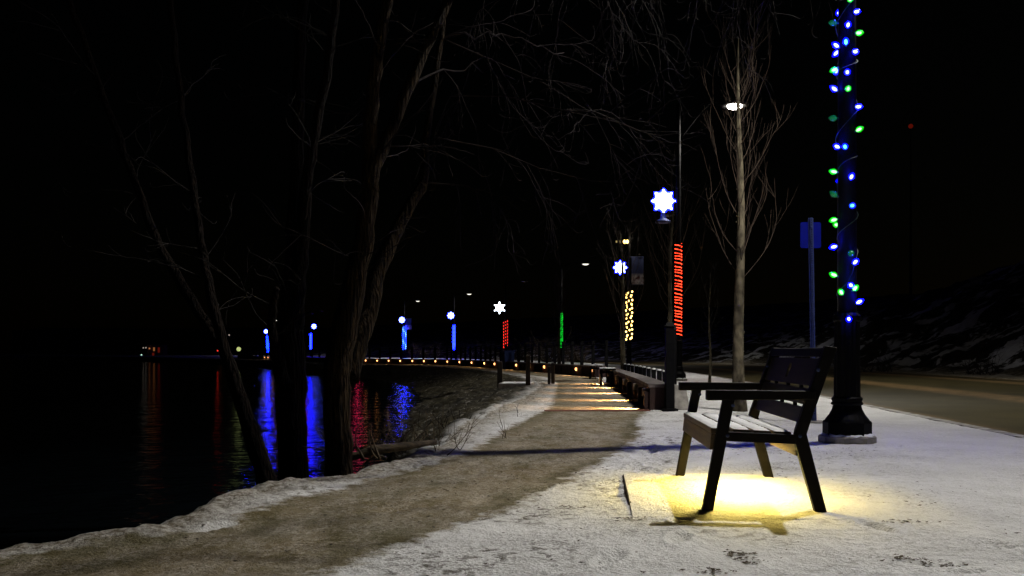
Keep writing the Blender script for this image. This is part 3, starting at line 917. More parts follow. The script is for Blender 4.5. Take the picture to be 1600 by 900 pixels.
def railing(poly, label, step, H=1.28, post=.10, off=.36):
    p0 = Vector((poly[0][0], poly[0][1], 0))
    t = empty('railing', p0, label=label, cat='railing', group='railings behind the low walls')
    L = plen(poly); s = .1; proto = None; k = 0; tops = []
    while s < L:
        c, d = seg_frame(poly, s); rt = Vector((d.y, -d.x, 0)); q = c + rt * off - p0
        if proto is None:
            b = MB(); b.box((0, 0, H / 2 - .05), (post, post, H + .1)); b.box((0, 0, H + .02), (post + .03, post + .03, .04))
            proto = b.build('post', M['iron'], t); o = proto
        else:
            o = proto.copy(); C.objects.link(o); o.parent = t
        o.location = q; o.rotation_euler = (0, 0, math.atan2(d.y, d.x))
        tops.append(q); s += step; k += 1
    for z in (H - .10,):
        b = MB(); b.tube([q + Vector((0, 0, z)) for q in tops], .022, 6); b.build('rail', M['iron'], t)
    return t, proto

railing(FAR1, 'railing of dark posts behind the curving wall at the bend', 1.5)
railing(FAR2, 'long far railing of thin dark posts against the pale road verge', 1.35, H=1.2, post=.11)
railing(FAR3, 'farthest railing of dark posts, mostly behind the trunks', 3.0, H=1.2, post=.13)
# short posts with snow caps behind the near wall
def stub_row():
    L = plen(WALL_NEAR); s_ = 1.0; proto = None; k = 0
    order = ['nearest', 'second', 'third', 'fourth', 'fifth', 'sixth', 'seventh', 'eighth', 'ninth', 'tenth', 'eleventh', 'twelfth']
    while s_ < L and k < 12:
        c_, d_ = seg_frame(WALL_NEAR, s_); rt = Vector((d_.y, -d_.x, 0)); q = c_ + rt * .42
        e_ = empty('short_post', (q.x, q.y, -.03), label='short black snow capped post behind the near wall, %s from its near end' % order[k], cat='post', group='short posts behind the near wall')
        if proto is None:
            b = MB(); b.box((0, 0, .29), (.085, .085, .58)); p1 = b.build('shaft', M['iron'], e_, bevel=.004)
            b = MB(); b.ball((0, 0, .585), .048, (0, 0, 1), .55, 10, 6); p2 = b.build('snow', M['snow_pile'], e_, smooth=True); proto = (p1, p2)
        else:
            for p_ in proto:
                o = p_.copy(); C.objects.link(o); o.parent = e_
        s_ += 1.15; k += 1
stub_row()
def gate_post(x, y, label, H=1.32, w=.13):
    t = empty('fence_post', (x, y, tz(x, y) - .02), label=label, cat='post', group='thick posts at the wall end')
    b = MB(); b.box((0, 0, H / 2), (w, w, H)); b.box((0, 0, H + .03), (w + .04, w + .04, .06), taper=.6); b.build('shaft', M['iron'], t, bevel=.006)
    b = MB(); b.box((0, 0, .03), (w + .1, w + .1, .06)); b.build('foot_plate', M['iron'], t, bevel=.004)
gate_post(2.42, 14.75, 'thick black post at the near end of the wall, left of the pale thin trunk')
gate_post(2.60, 15.6, 'thick black post just right of the thin trunk by the wall end', H=1.28)

# dark block with a slanted utility cover at the end of the wall
t = empty('utility_box', (2.62, 15.0, 0), label='low grey slanted cover standing beside the wall end', cat='utility box')
b = MB(); b.prism([(-.10, 0), (.14, 0), (.08, .36), (-.10, .40)], -.12, .25); b.build('cover', M['concrete'], t, bevel=.01)

def wall_light(poly, px=None, s=None, shield=False, power=9, group='lights set in the low walls', label=None):
    if px is not None:
        k = (px - 800) / FPX
        acc = 0
        for a, b in zip(poly[:-1], poly[1:]):
            da = a[0] - k * a[1]; db = b[0] - k * b[1]
            if da * db <= 0:
                f = da / (da - db)
                s = acc + f * math.hypot(b[0] - a[0], b[1] - a[1]); break
            acc += math.hypot(b[0] - a[0], b[1] - a[1])
        if s is None: return None
    c, d = seg_frame(poly, s); nrm = Vector((-d.y, d.x, 0))
    p = c + nrm * .015 + Vector((0, 0, .25))
    t = empty('wall_light', p, math.atan2(nrm.y, nrm.x), label=label, cat='wall light', group=group)
    b = MB(); b.box((0, 0, 0), (.03, .16, .11)); b.build('housing', M['housing'], t)
    b = MB(); b.box((.045, 0, .06), (.07, .17, .012)); b.build('hood', M['housing'], t)
    for sg in ((-1, 1) if shield else ()):
        b = MB(); b.box((.045, sg * .082, .0), (.07, .008, .11)); b.build('side_shield', M['housing'], t)
    b = MB(); b.ball((.02, 0, 0), .035 if shield else .062, (0, 0, 1), 1.1, 10, 6); b.build('lens', M['wall_lens'], t, smooth=True)
    ld = bpy.data.lights.new('wall_light_glow', 'SPOT'); ld.energy = power; ld.spot_size = R(88); ld.spot_blend = 1.0
    ld.shadow_soft_size = .06; ld.color = (1.0, .56, .24)
    lo_ = bpy.data.objects.new('wall_light_glow', ld); C.objects.link(lo_); lo_.parent = t
    lo_.location = (.09, 0, .0)
    lo_.rotation_euler = Vector((1, 0, -.80)).to_track_quat('-Z', 'Y').to_euler()
    return t
names_near = ['nearest', 'second', 'third', 'fourth', 'fifth']
for k, s in enumerate((0.35, 2.95, 6.0, 9.2, 12.2)):
    wall_light(WALL_NEAR, s=s, shield=True, power=420, label='hooded light low in the near wall, %s of its five along the path' % names_near[k])
for k, px in enumerate((572, 590, 608, 626, 645, 663, 681)):
    wall_light(WALL_FAR, px=px, power=60, label='orange dot light in the long far wall, number %s from the trunks' % ['one', 'two', 'three', 'four', 'five', 'six', 'seven'][k])
for k, px in enumerate((700, 719, 738, 758, 774)):
    wall_light(WALL_FAR, px=px, power=60, label='orange dot light in far wall between blue and red lamps, %s from left' % ['first', 'second', 'third', 'fourth', 'fifth'][k])
for k, px in enumerate((808, 829, 852)):
    wall_light(WALL_FAR, px=px, power=60, label='small light in the curving wall left of the green lamp, %s of three' % ['left', 'middle', 'right'][k])
wall_light(WALL_FAR, px=902, power=90, label='bright orange wall light right of the green lamp')
wall_light(WALL_FAR, px=926, power=90, label='bright orange wall light just left of the backless benches')
for k, px in enumerate((414, 419.5, 426.5, 435)):
    wall_light(FAR3, px=px, power=60, label='tiny light of the farthest wall, %s of the four left of the trunks' % ['leftmost', 'second', 'third', 'rightmost'][k])

# ------------------------------------------------------------------ the bench
def bench():
    bx, by = 1.455, 6.10
    t = empty('park_bench', (bx, by, .0), R(-3.6), label='dark park bench with snowy slats and a yellow light under its seat', cat='bench')
    YN, YF = -.70, .70
    W = .052
    def frame(y):
        f = MB()
        fw = .031
        # front leg, armrest height to foot, leaning forward at the foot
        f.prism([(-.345, -.02), (-.285, -.02), (-.158, .64), (-.222, .64)], y - W / 2, y + W / 2)
        fr = f.build('leg', M['bench_metal'], t, bevel=.004)
        g = MB()
        g.prism([(.292, -.02), (.355, -.02), (.238, .44), (.262, .52), (.405, .925), (.340, .935), (.180, .47), (.168, .415)], y - W / 2, y + W / 2)
        g.build('rear_leg', M['bench_metal'], t, bevel=.004)
        for bx_, bz_ in ((-.20, .43), (.20, .43), (-.17, .60), (.26, .655), (.30, .80)):
            k_ = MB(); k_.ball((bx_, y - W / 2 - .002, bz_), .011, (0, 1, 0), .5, 10, 5); k_.build('bolt', M['steel'], t, smooth=True)
        a = MB(); a.prism([(-.315, .628), (.285, .634), (.285, .682), (-.315, .686)], y - .036, y + .036)
        a.build('armrest', M['bench_metal'], t, bevel=.006)
        r_ = MB(); r_.prism([(-.240, .40), (.19, .385), (.19, .435), (-.235, .452)], y - W / 2 + .002, y + W / 2 - .002)
        r_.build('seat_rail', M['bench_metal'], t)
    frame(YN); frame(YF)
    # seat slats sloping slightly back
    slats = [(-.285, -.175), (-.160, -.060), (-.045, .055), (.070, .165)]
    for i, (x0, x1) in enumerate(slats):
        z0 = .470 - (x0 + .285) * .05; z1 = .470 - (x1 + .285) * .05
        m = MB(); m.prism([(x0, z0 - .032), (x1, z1 - .032), (x1, z1), (x0, z0)], YN + .03, YF - .03)
        sl = m.build('seat_slat', M['bench_wood'], t, bevel=.004)
        # snow lying on the slat
        nx, ny = 6, 46; vv = []; fs = []
        for a in range(ny + 1):
            for b in range(nx + 1):
                u = b / nx; v = a / ny
                edge = min(u, 1 - u) * 2 * (x1 - x0) ; e2 = min(v, 1 - v) * (YF - YN)
                hh = .011 * min(1, edge / .02) * min(1, e2 / .03) * (.75 + .5 * random.random())
                xx = x0 + .004 + (x1 - x0 - .008) * u + random.uniform(-.002, .002); yy = YN + .035 + (YF - YN - .07) * v
                vv.append((xx, yy, z0 + (z1 - z0) * u + hh - .001))
        for a in range(ny):
            for b in range(nx):
                c = a * (nx + 1) + b; fs.append((c, c + 1, c + nx + 2, c + nx + 1))
        s = MB(); s.add(vv, fs); s.build('snow', M['snow_pile'], sl, smooth=True)
    # front apron board
    m = MB(); m.prism([(-.292, .345), (-.268, .345), (-.258, .436), (-.282, .436)], YN + .03, YF - .03); m.build('apron', M['bench_wood'], t, bevel=.003)
    # rear cross beam and gusset
    m = MB(); m.prism([(.188, .315), (.208, .315), (.208, .39), (.188, .39)], YN + .03, YF - .03); m.build('cross_beam', M['bench_wood'], t)
    for y in ():
        m = MB(); m.prism([(.05, .395), (.20, .395), (.235, .28), (.20, .29)], y - .012, y + .012); m.build('gusset', M['bench_wood'], t)
    # back boards
    def bk(z): return .196 + (z - .47) * .355       # face of the reclining back
    def board(z0, z1, name, mat, ext=0.0, th=.03, slot=False):
        m = MB()
        segs = [(YN + .03 - ext, YF - .03 + ext)]
        if slot:
            sy = .05; sw = .035; zc0 = z0 + .035; zc1 = z1 - .035
            def pr(a, b, ya, yb): m.prism([(bk(a), a), (bk(a) + th, a), (bk(b) + th, b), (bk(b), b)], ya, yb)
            pr(z0, z1, YN + .03, sy - sw); pr(z0, z1, sy + sw, YF - .03); pr(z0, zc0, sy - sw, sy + sw); pr(zc1, z1, sy - sw, sy + sw)
        else:
            for a, b in segs:
                m.prism([(bk(z0), z0), (bk(z0) + th, z0), (bk(z1) + th, z1), (bk(z1), z1)], a, b)
        return m.build(name, mat, t, bevel=0 if slot else .004)
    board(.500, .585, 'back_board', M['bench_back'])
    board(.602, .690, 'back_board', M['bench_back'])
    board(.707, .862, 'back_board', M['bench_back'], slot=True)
    m = MB(); m.prism([(bk(.872) - .02, .872), (bk(.872) + .05, .872), (bk(.925) + .055, .925), (bk(.925) - .02, .925)], YN + .028, YF - .028)
    m.build('top_rail', M['bench_metal'], t, bevel=.006)
    # small spacers between the boards
    for y in (-.35, .0, .35):
        for z in (.593, .698):
            m = MB(); m.box((bk(z) + .018, y, z), (.018, .03, .024)); m.build('spacer', M['bench_metal'], t)
    # the lamp under the seat
    fx = MB(); fx.box((-.04, 0, .418), (.10, .96, .024)); fo = fx.build('light_housing', M['housing'], t)
    e = MB(); e.box((-.04, 0, .402), (.06, .92, .006)); e.build('lens', M['bench_lens'], fo)
    ld = bpy.data.lights.new('bench_light_glow', 'AREA'); ld.shape = 'RECTANGLE'; ld.size = .06; ld.size_y = .92
    ld.energy = 40; ld.color = (1.0, .75, .16); ld.spread = R(160)
    lo_ = bpy.data.objects.new('bench_light_glow', ld); C.objects.link(lo_); lo_.parent = t; lo_.location = (-.04, 0, .392)
    return t
bench()

# ------------------------------------------------------------------ backless benches further on
def backless(x, y, label, rz=0):
    t = empty('backless_bench', (x, y, 0), rz, label=label, cat='bench', group='backless benches beside the path')
    b = MB()
    for k in range(4): b.box((-.165 + .11 * k, 0, .43), (.09, 1.5, .045))
    b.build('seat', M['post_wood'], t)
    s = MB(); s.box((0, 0, .459), (.42, 1.42, .012)); s.build('snow', M['snow_pile'], t, bevel=.005)
    for sy in (-.6, .6):
        for sx in (-.17, .17):
            l_ = MB(); l_.prism([(sx - .025 + .03 * (1 if sx > 0 else -1), -.02), (sx + .025 + .03 * (1 if sx > 0 else -1), -.02), (sx + .025, .405), (sx - .025, .405)], sy - .03, sy + .03)
            l_.build('leg', M['iron'], t)
        l_ = MB(); l_.box((0, sy, .35), (.32, .05, .05)); l_.build('stretcher', M['iron'], t)
    return t
backless(2.66 - .02, 26.6, 'backless bench with four dark legs at the far end of the near wall', R(-4))
backless(2.86, 32.6, 'backless bench farther along the path, left and behind the first one', R(-6))

# ------------------------------------------------------------------ posts of the little lookout
def lookout_post(px, base, top, w, label):
    Y = 1350 / (base - 550); p = P(px, base, Y); H = (base - top) / FPX * Y
    o_ = empty('bollard', (p.x, Y, tz(p.x, Y) - .03), label=label, cat='post', group='dark posts at the lookout')
    hh = H - tz(p.x, Y) + .03
    b = MB(); b.box((0, 0, hh / 2), (w, w, hh)); b.build('shaft', M['post_wood'], o_, bevel=.01)
    b = MB(); b.box((0, 0, hh + .012), (w * 1.1, w * 1.1, .024), taper=.6); b.build('cap', M['post_wood'], o_)
lookout_post(825, 603, 556, .12, 'tall dark post at the right end of the snowy lookout slab')
lookout_post(781, 601, 566, .14, 'dark post at the left end of the snowy lookout slab')
lookout_post(858, 601, 573, .08, 'left one of the pair of short posts at the left edge of the path')
lookout_post(864, 600, 568, .10, 'right one of the pair of short posts at the left edge of the path')
t = empty('lookout_slab', (.12, 26.2, .0), R(-6), label='flat snow covered slab with a low seat at the water side of the path', cat='slab')
b = MB(); b.box((0, 0, -.02), (.86, 1.3, .14)); b.build('slab', M['concrete'], t, bevel=.01)
b = MB(); b.box((0, 0, .058), (.82, 1.26, .02)); b.build('snow', M['snow_pile'], t, bevel=.008)
t = empty('wheelie_bin', (-.22, 50.6, 0), R(20), label='small blue bin behind the far railing under the red bulbs', cat='bin')
b = MB(); b.box((0, 0, .45), (.5, .5, .9), taper=1.12); b.build('body', M['bin_blue'], t, bevel=.02)
b = MB(); b.box((0, 0, .94), (.62, .62, .07)); b.build('lid', M['bin_blue'], t, bevel=.02)

# ------------------------------------------------------------------ road sign seen from behind
def sign():
    Y = 12.27; x = (1272 - 800) / FPX * Y
    t = empty('road_sign', (x, Y, tz(x, Y)), R(2), label='back of small square road sign on steel post between bench and nearest lamp', cat='sign')
    p = MB()
    # channel post with ribs, leaning slightly
    H = 2.62; lean = -.045
    prof = [(-.034, 0), (-.030, -.004), (-.016, -.004), (-.013, -.022), (.013, -.022), (.016, -.004), (.030, -.004), (.034, 0), (.034, .004), (-.034, .004)]
    n = len(prof); vv = []; K = 2
    for k in range(K):
        z = -.1 + k * (H + .1); sx = lean * (z / H)
        vv += [(a + sx, b, z) for a, b in prof]
    fs = [(j, (j + 1) % n, (j + 1) % n + n, j + n) for j in range(n)] + [tuple(range(n))[::-1], tuple(range(n, 2 * n))]
    p.add(vv, fs); p.build('post', M['steel'], t)
    h = MB()
    k = 0; z = .12
    while z < H - .03:
        h.box((lean * z / H, -.0235, z), (.011, .003, .011)); z += .0254 * 1.2; k += 1
    h.build('post_holes', M['iron'], t)
    s = MB(); w, hh = .133, .165; r_ = .025; pr = []
    for cx, cz, a0 in ((w - r_, hh - r_, 0), (-w + r_, hh - r_, 90), (-w + r_, -hh + r_, 180), (w - r_, -hh + r_, 270)):
        for q in range(5):
            a = R(a0 + q * 22.5); pr.append((cx + r_ * math.cos(a), cz + r_ * math.sin(a)))
    s.prism([(a + lean * .93, b + 2.40) for a, b in pr], .005, .009); s.build('sign_plate', M['sign_back'], t)
    for z in (2.32, 2.50):
        b = MB(); b.ball((lean * .93, -.026, z), .010, (0, 1, 0), .7, 8, 5); b.build('bolt', M['steel'], t)
    f = MB(); f.box((0, 0, .012), (.26, .22, .03)); f.build('footing', M['concrete'], t, bevel=.005)
sign()

# ------------------------------------------------------------------ trees
def wander(p, d, L, n, bend, up=0.0, grav=0.0):
    p = Vector(p); d = Vector(d).normalized(); out = [p.copy()]; st = L / n
    for k in range(n):
        d = d + Vector((random.gauss(0, bend), random.gauss(0, bend), random.gauss(0, bend) + up - grav))
        d.normalize(); p = p + d * st; out.append(p.copy())
    return out
def taper(n, a, b, pw=1.0): return [a + (b - a) * (k / (n - 1)) ** pw for k in range(n)]

def slim_tree(x, y, label, H, r0, fork, spread, nb, seed, twmat='twig_pale', lean=(0, 0), brmul=1.0):
    random.seed(seed)
    t = empty('street_tree', (x, y, tz(x, y) - .03), label=label, cat='tree', group='slim bare trees beside the road')
    n = 18; tp = []; rr = []
    for k in range(n + 1):
        f = k / n
        tp.append(Vector((lean[0] * f + .02 * math.sin(f * 9 + seed), lean[1] * f + .02 * math.cos(f * 7), H * f)))
        rr.append(r0 * (1 - f) ** .8 + .006 + (.35 * r0 * max(0, 1 - f * 14)))
    m = MB(); m.tube(tp, rr, 14)
    # knots and branch collars
    for k in range(14):
        f = random.uniform(.05, .6); q = tp[0].lerp(tp[-1], f); q = Vector((lean[0] * f, lean[1] * f, H * f)); a = random.uniform(0, 6.28); rk = r0 * (1 - f) ** .8
        m.ball(q + Vector((math.cos(a), math.sin(a), 0)) * rk * .85, rk * .35, (math.cos(a), math.sin(a), .3), .7, 8, 5)
    m.build('trunk', M['bark_pale'], t, smooth=True)
    c = MB()
    for k in range(nb):
        f = fork / H + (0.92 - fork / H) * (k / nb) ** 1.05
        z = H * f; base = Vector((lean[0] * f, lean[1] * f, z))
        a = k * 2.399 + random.uniform(-.3, .3)
        out = random.uniform(.75, 1.15)
        d = Vector((math.cos(a) * out, math.sin(a) * out, .95))
        L = spread * (1.0 - .55 * (f - fork / H)) * random.uniform(2.0, 3.0)
        L = min(L, max(H * 1.08 - z + .6, 1.5))
        pts = [base]; p = base.copy(); nst = 12; dd = d.normalized()
        for s_ in range(nst):
            dd = dd + Vector((random.gauss(0, .07), random.gauss(0, .07), .17 if s_ < 6 else .05)); 
            hor = Vector((p.x - base.x, p.y - base.y, 0))
            if hor.length > spread * .8: dd -= hor.normalized() * .12
            dd.normalize(); p = p + dd * (L / nst); pts.append(p.copy())
        rb = max(.005, r0 * .19 * (1 - f * .6)) * brmul
        c.tube(pts, taper(len(pts), rb, .0022 * brmul, .8), 6)
        for q in range(random.randint(4, 7)):
            i = random.randint(2, nst - 2)
            d2 = (pts[i + 1] - pts[i]).normalized() + Vector((random.gauss(0, .45), random.gauss(0, .45), .25))
            tw = wander(pts[i], d2, L * random.uniform(.25, .5), 7, .09, up=.09)
            c.tube(tw, taper(len(tw), rb * .38, .0016 * brmul, 1), 5, cap=False)
            if random.random() < .7:
                d3 = d2 + Vector((random.gauss(0, .5), random.gauss(0, .5), .2))
                tw2 = wander(tw[3], d3, L * .2, 5, .1, up=.08); c.tube(tw2, taper(len(tw2), rb * .22, .0014 * brmul), 4, cap=False)
    c.build('branches', M[twmat], t, smooth=True)
    return t
slim_tree(3.46, 14.6, 'pale slim bare tree with upright branches, its trunk right behind the bench', 5.7, .092, 2.0, .66, 28, 3, brmul=.62)
slim_tree(3.26, 20.3, 'thin bare tree behind the near wall, the largest snowflake shining through its top', 4.3, .062, 1.7, .62, 24, 5, lean=(.16, 0))
slim_tree(3.18, 27.4, 'slim bare tree at the far end of the near wall, left of the yellow bulbs', 4.4, .078, 1.5, .66, 22, 8, lean=(-.06, 0))
slim_tree(2.95, 60, 'pale bare tree beside the green rope light at the bend', 5.7, .10, 1.7, .8, 22, 9, brmul=1.8)
slim_tree(5.15, 25.0, 'small dark sapling between the red rope light and the pale tree', 3.0, .035, 1.2, .35, 12, 12, twmat='twig_dark')

# big multi stemmed trees on the bank
def stem(mb, pix, Ys, radpx, sides=12, sub=4):
    """stem through image places at given distances; radii given in photo pixels"""
    P3 = [P(px, py, Y) for (px, py), Y in zip(pix, Ys)]
    rad = [r * Y / FPX for r, Y in zip(radpx, Ys)]
    pts = []; rr = []
    n = len(P3)
    for i in range(n - 1):
        p0 = P3[max(i - 1, 0)]; p1 = P3[i]; p2 = P3[i + 1]; p3 = P3[min(i + 2, n - 1)]
        for k in range(sub):
            t_ = k / sub
            q = 0.5 * ((2 * p1) + (p2 - p0) * t_ + (2 * p0 - 5 * p1 + 4 * p2 - p3) * t_ ** 2 + (3 * p1 - p0 - 3 * p2 + p3) * t_ ** 3)
            pts.append(q + Vector((random.gauss(0, .006), random.gauss(0, .006), 0)))
            rr.append((rad[i] * (1 - t_) + rad[i + 1] * t_) * random.uniform(.94, 1.07))
    pts.append(P3[-1]); rr.append(rad[-1])
    mb.tube(pts, rr, sides)
    return pts, rr

def bark_bumps(o, s=.05, size=.12):
    pass

random.seed(21)
root = P(530, 760, 7.6)
t = empty('bank_tree', (0, 0, 0), label='big forked brown tree at the water edge, branches hanging over the path', cat='tree')
m = MB(); keep = []
keep.append(stem(m, [(532, 800), (530, 740), (527, 650), (528, 570), (545, 480), (566, 390), (576, 320), (583, 262), (612, 200), (640, 130), (672, 60), (706, -10), (745, -90), (800, -190)],
                 [7.6] * 6 + [7.6, 7.6, 7.65, 7.7, 7.8, 7.9, 8.0, 8.1], [26, 22, 20, 21, 19, 16, 14, 12, 10, 9, 8, 8, 7, 6]))
keep.append(stem(m, [(580, 300), (578, 240), (580, 180), (586, 110), (596, 50), (608, -10), (618, -120), (640, -240)], [7.6, 7.6, 7.55, 7.5, 7.45, 7.4, 7.3, 7.2], [13, 12, 11, 10, 9, 8, 7, 5]))
keep.append(stem(m, [(540, 590), (560, 530), (578, 480), (590, 425), (617, 363), (645, 312), (660, 285), (668, 200), (690, 60), (700, -60)], [7.7, 7.8, 7.9, 8, 8.1, 8.2, 8.3, 8.5, 8.8, 9], [20, 17, 15, 13, 11, 9, 8, 6, 5, 4]))
m.build('trunk', M['bark_dark'], t, smooth=True)
c = MB()
# limbs that cross above the frame and carry the hanging twigs
limbs = []
def limb(a, b, sag, r0, r1, nm=12):
    pts = arcpts(a, b, sag, nm); pts = [p + Vector((random.gauss(0, .03), random.gauss(0, .05), random.gauss(0, .03))) for p in pts]
    c.tube(pts, taper(len(pts), r0, r1), 8); limbs.append(pts); return pts
limb(P(706, -10, 7.9), P(960, -30, 8.3), .25, .035, .012)
limb(P(745, -90, 8.0), P(1230, -70, 8.6), .35, .035, .010)
limb(P(800, -190, 8.1), P(1330, -200, 7.5), .3, .03, .008)
limb(P(690, 60, 8.8), P(880, 90, 9.4), .12, .011, .004)
limb(P(640, 130, 7.7), P(800, 120, 8.8), .10, .010, .003)
def droop(p, d, L, r, depth=0, grav=.16):
    n = 11
    pts = wander(p, d, L, n, .11, grav=grav * random.uniform(.3, 1.2))
    # tips turn up again like hooks
    if random.random() < .55:
        dd = (pts[-1] - pts[-2]).normalized(); q = pts[-1]
        side = Vector((random.uniform(-1, 1), random.uniform(-.5, .5), 0))
        for s_ in range(4):
            dd = (dd + Vector((side.x * .35, side.y * .3, .38))).normalized(); q = q + dd * (L / n * .7); pts.append(q.copy())
    c.tube(pts, taper(len(pts), r, .0016), 5, cap=False)
    if depth < 2:
        for q in range(random.randint(2, 4)):
            i = random.randint(2, len(pts) - 3)
            dd = (pts[i + 1] - pts[i]).normalized() + Vector((random.gauss(0, .6), random.gauss(0, .5), random.gauss(-.1, .4)))
            droop(pts[i], dd, L * random.uniform(.35, .65), r * .6, depth + 1, grav)
for _ in range(15):
    L_ = limbs[1]; p = L_[random.randint(4, len(L_) - 1)]
    droop(p, (random.gauss(.1, .6), random.gauss(0, .35), -.5), random.uniform(.6, 1.25), .0052)
for _ in range(10):
    L_ = limbs[0]; p = L_[random.randint(3, len(L_) - 1)]
    droop(p, (random.gauss(.3, .6), random.gauss(0, .35), -.35), random.uniform(.5, 1.1), .005)
for _ in range(8):
    L_ = limbs[2]; p = L_[random.randint(5, len(L_) - 1)]
    droop(p, (random.gauss(0, .6), random.gauss(0, .35), -.6), random.uniform(.8, 1.3), .0048)
for _ in range(9):
    L_ = random.choice((limbs[3], limbs[4])); p = L_[random.randint(3, len(L_) - 1)]
    droop(p, (random.gauss(.5, .4), random.gauss(0.2, .4), random.gauss(-.25, .3)), random.uniform(.6, 1.5), .0034, grav=.08)
# the long arching shoots in the middle of the picture
for pix, Y in (([(700, 150), (790, 150), (880, 172), (960, 190), (1010, 208), (1045, 232)], 8.6), ([(680, 215), (770, 232), (840, 262), (920, 282), (985, 286)], 8.9),
               ([(880, 172), (930, 175), (1000, 205), (1060, 206)], 8.4), ([(660, 285), (730, 290), (780, 322), (790, 345)], 8.6), ([(690, 60), (760, 90), (850, 130), (930, 180), (960, 240), (1000, 275)], 9.1)):
    pts = []
    for (a, b), (a2, b2) in zip(pix[:-1], pix[1:]):
        for k in range(4): pts.append(P(a + (a2 - a) * k / 4, b + (b2 - b) * k / 4, Y + .1 * random.gauss(0, .3)))
    pts.append(P(pix[-1][0], pix[-1][1], Y)); c.tube(pts, taper(len(pts), .008, .002), 5)
    for _ in range(7):
        i = random.randint(3, len(pts) - 3); dd = (pts[i + 1] - pts[i]).normalized() + Vector((random.gauss(0, .4), random.gauss(0, .4), random.gauss(-.2, .5)))
        droop(pts[i], dd, random.uniform(.3, .8), .0036, 1, .06)
for (pts, rr), nb in zip(keep, (10, 8, 7)):
    for _ in range(nb):
        i = random.randint(len(pts) // 3, len(pts) - 2)
        droop(pts[i], (random.gauss(.2, .7), random.gauss(0, .5), .35), random.uniform(.4, 1.0), .006, 1, .03)
c.build('branches', M['twig'], t, smooth=True)

t = empty('bank_tree', (0, 0, 0), label='dark tree with two tall straight stems, second from the left on the bank', cat='tree')
m = MB(); k2 = []
k2.append(stem(m, [(462, 800), (458, 740), (455, 650), (452, 560), (455, 480), (460, 400), (463, 300), (466, 200), (469, 100), (473, -10), (478, -160)], [8.0] * 11, [30, 24, 22, 24, 20, 14, 11, 10, 9, 8, 6]))
k2.append(stem(m, [(455, 500), (466, 430), (474, 350), (480, 280), (492, 210), (504, 150), (514, 90), (522, 20), (530, -100)], [8.0, 7.95, 7.9, 7.85, 7.8, 7.8, 7.75, 7.7, 7.6], [18, 13, 11, 9, 8, 7, 7, 6, 5]))
k2.append(stem(m, [(445, 600), (432, 550), (424, 505), (428, 470), (434, 450)], [7.9, 7.8, 7.7, 7.65, 7.6], [12, 9, 7, 6, 4]))
m.build('trunk', M['bark_black'], t, smooth=True)
c = MB()
for (pts, rr), nb in zip(k2, (8, 10, 3)):
    for _ in range(nb):
        i = random.randint(len(pts) // 3, len(pts) - 2)
        droop(pts[i], (random.gauss(.2, .7), random.gauss(0, .5), .5), random.uniform(.3, .9), .006, 1, .02)
c.build('branches', M['twig_dark'], t, smooth=True)

t = empty('bank_tree', (0, 0, 0), label='leftmost leaning tree on the bank, barely lit, its stems falling away to the left', cat='tree')
m = MB(); k3 = []
k3.append(stem(m, [(428, 790), (412, 735), (385, 650), (358, 570), (338, 500), (322, 420), (312, 360), (300, 280), (285, 180), (272, 60), (260, -80)], [8.4] * 5 + [8.5, 8.6, 8.7, 8.8, 8.9, 9], [20, 15, 12, 10, 8, 7, 6, 6, 5, 5, 4]))
k3.append(stem(m, [(345, 540), (300, 470), (250, 385), (220, 310), (195, 240), (165, 160), (135, 80), (100, -20)], [8.5, 8.6, 8.7, 8.7, 8.8, 8.9, 9, 9.1], [9, 8, 7, 6, 6, 5, 5, 4]))
m.build('trunk', M['bark_black'], t, smooth=True)
c = MB()
for (pts, rr), nb in zip(k3, (8, 8)):
    for _ in range(nb):
        i = random.randint(len(pts) // 3, len(pts) - 2)
        droop(pts[i], (random.gauss(-.2, .7), random.gauss(0, .5), .5), random.uniform(.3, .9), .006, 1, .02)
c.build('branches', M['twig_dark'], t, smooth=True)

# ------------------------------------------------------------------ driftwood, scrub and litter at the edge
random.seed(31)
t = empty('driftwood', (-1.05, 7.9, tz(-1.05, 7.9)), label='pale broken log with roots lying on the bank below the snow edge', cat='log')
m = MB(); m.tube([(-.35, -.15, .10), (-.1, 0, .18), (.15, .12, .20), (.40, .30, .22)], [.02, .042, .035, .02], 10); m.build('log', M['dead_wood'], t, smooth=True)
m = MB()
for k in range(22):
    w = wander((-.25 + random.uniform(-.15, .3), random.uniform(-.15, .1), .12), (random.gauss(-.5, .5), random.gauss(0, .4), random.uniform(.1, .9)), random.uniform(.15, .45), 7, .2)
    m.tube(w, taper(len(w), random.uniform(.006, .014), .002), 5)
m.build('roots', M['dead_wood'], t, smooth=True)

def scrub(name, x, y, n, h, label, mat='twig', r=.004, spread=.35, cat='shrub', group=None, seed=1, rb=.25, up=.02):
    random.seed(seed)
    z = tz(x, y)
    t = empty(name, (x, y, z), label=label, cat=cat, group=group)
    m = MB()
    for k in range(n):
        d = (random.gauss(0, spread), random.gauss(0, spread), 1)
        b0 = (random.gauss(0, rb), random.gauss(0, rb), -.04 if h < 1.5 else -.1)
        w = wander(b0, d, h * random.uniform(.5, 1.1), 8, .13, up=up)
        m.tube(w, taper(len(w), r * random.uniform(.7, 1.5), r * .3), 5, cap=False)
        for q in range(3):
            i = random.randint(2, 6); d2 = (w[i + 1] - w[i]).normalized() + Vector((random.gauss(0, .5), random.gauss(0, .5), 0))
            w2 = wander(w[i], d2, h * random.uniform(.2, .5), 6, .13); m.tube(w2, taper(len(w2), r * .6, r * .25), 4, cap=False)
    m.build('stems', M[mat], t)
    return t
scrub('bank_shrub', -.98, 8.6, 34, .42, 'low tangle of bare brown twigs just above the driftwood', mat='dead_wood', r=.0045, seed=2, spread=.7)
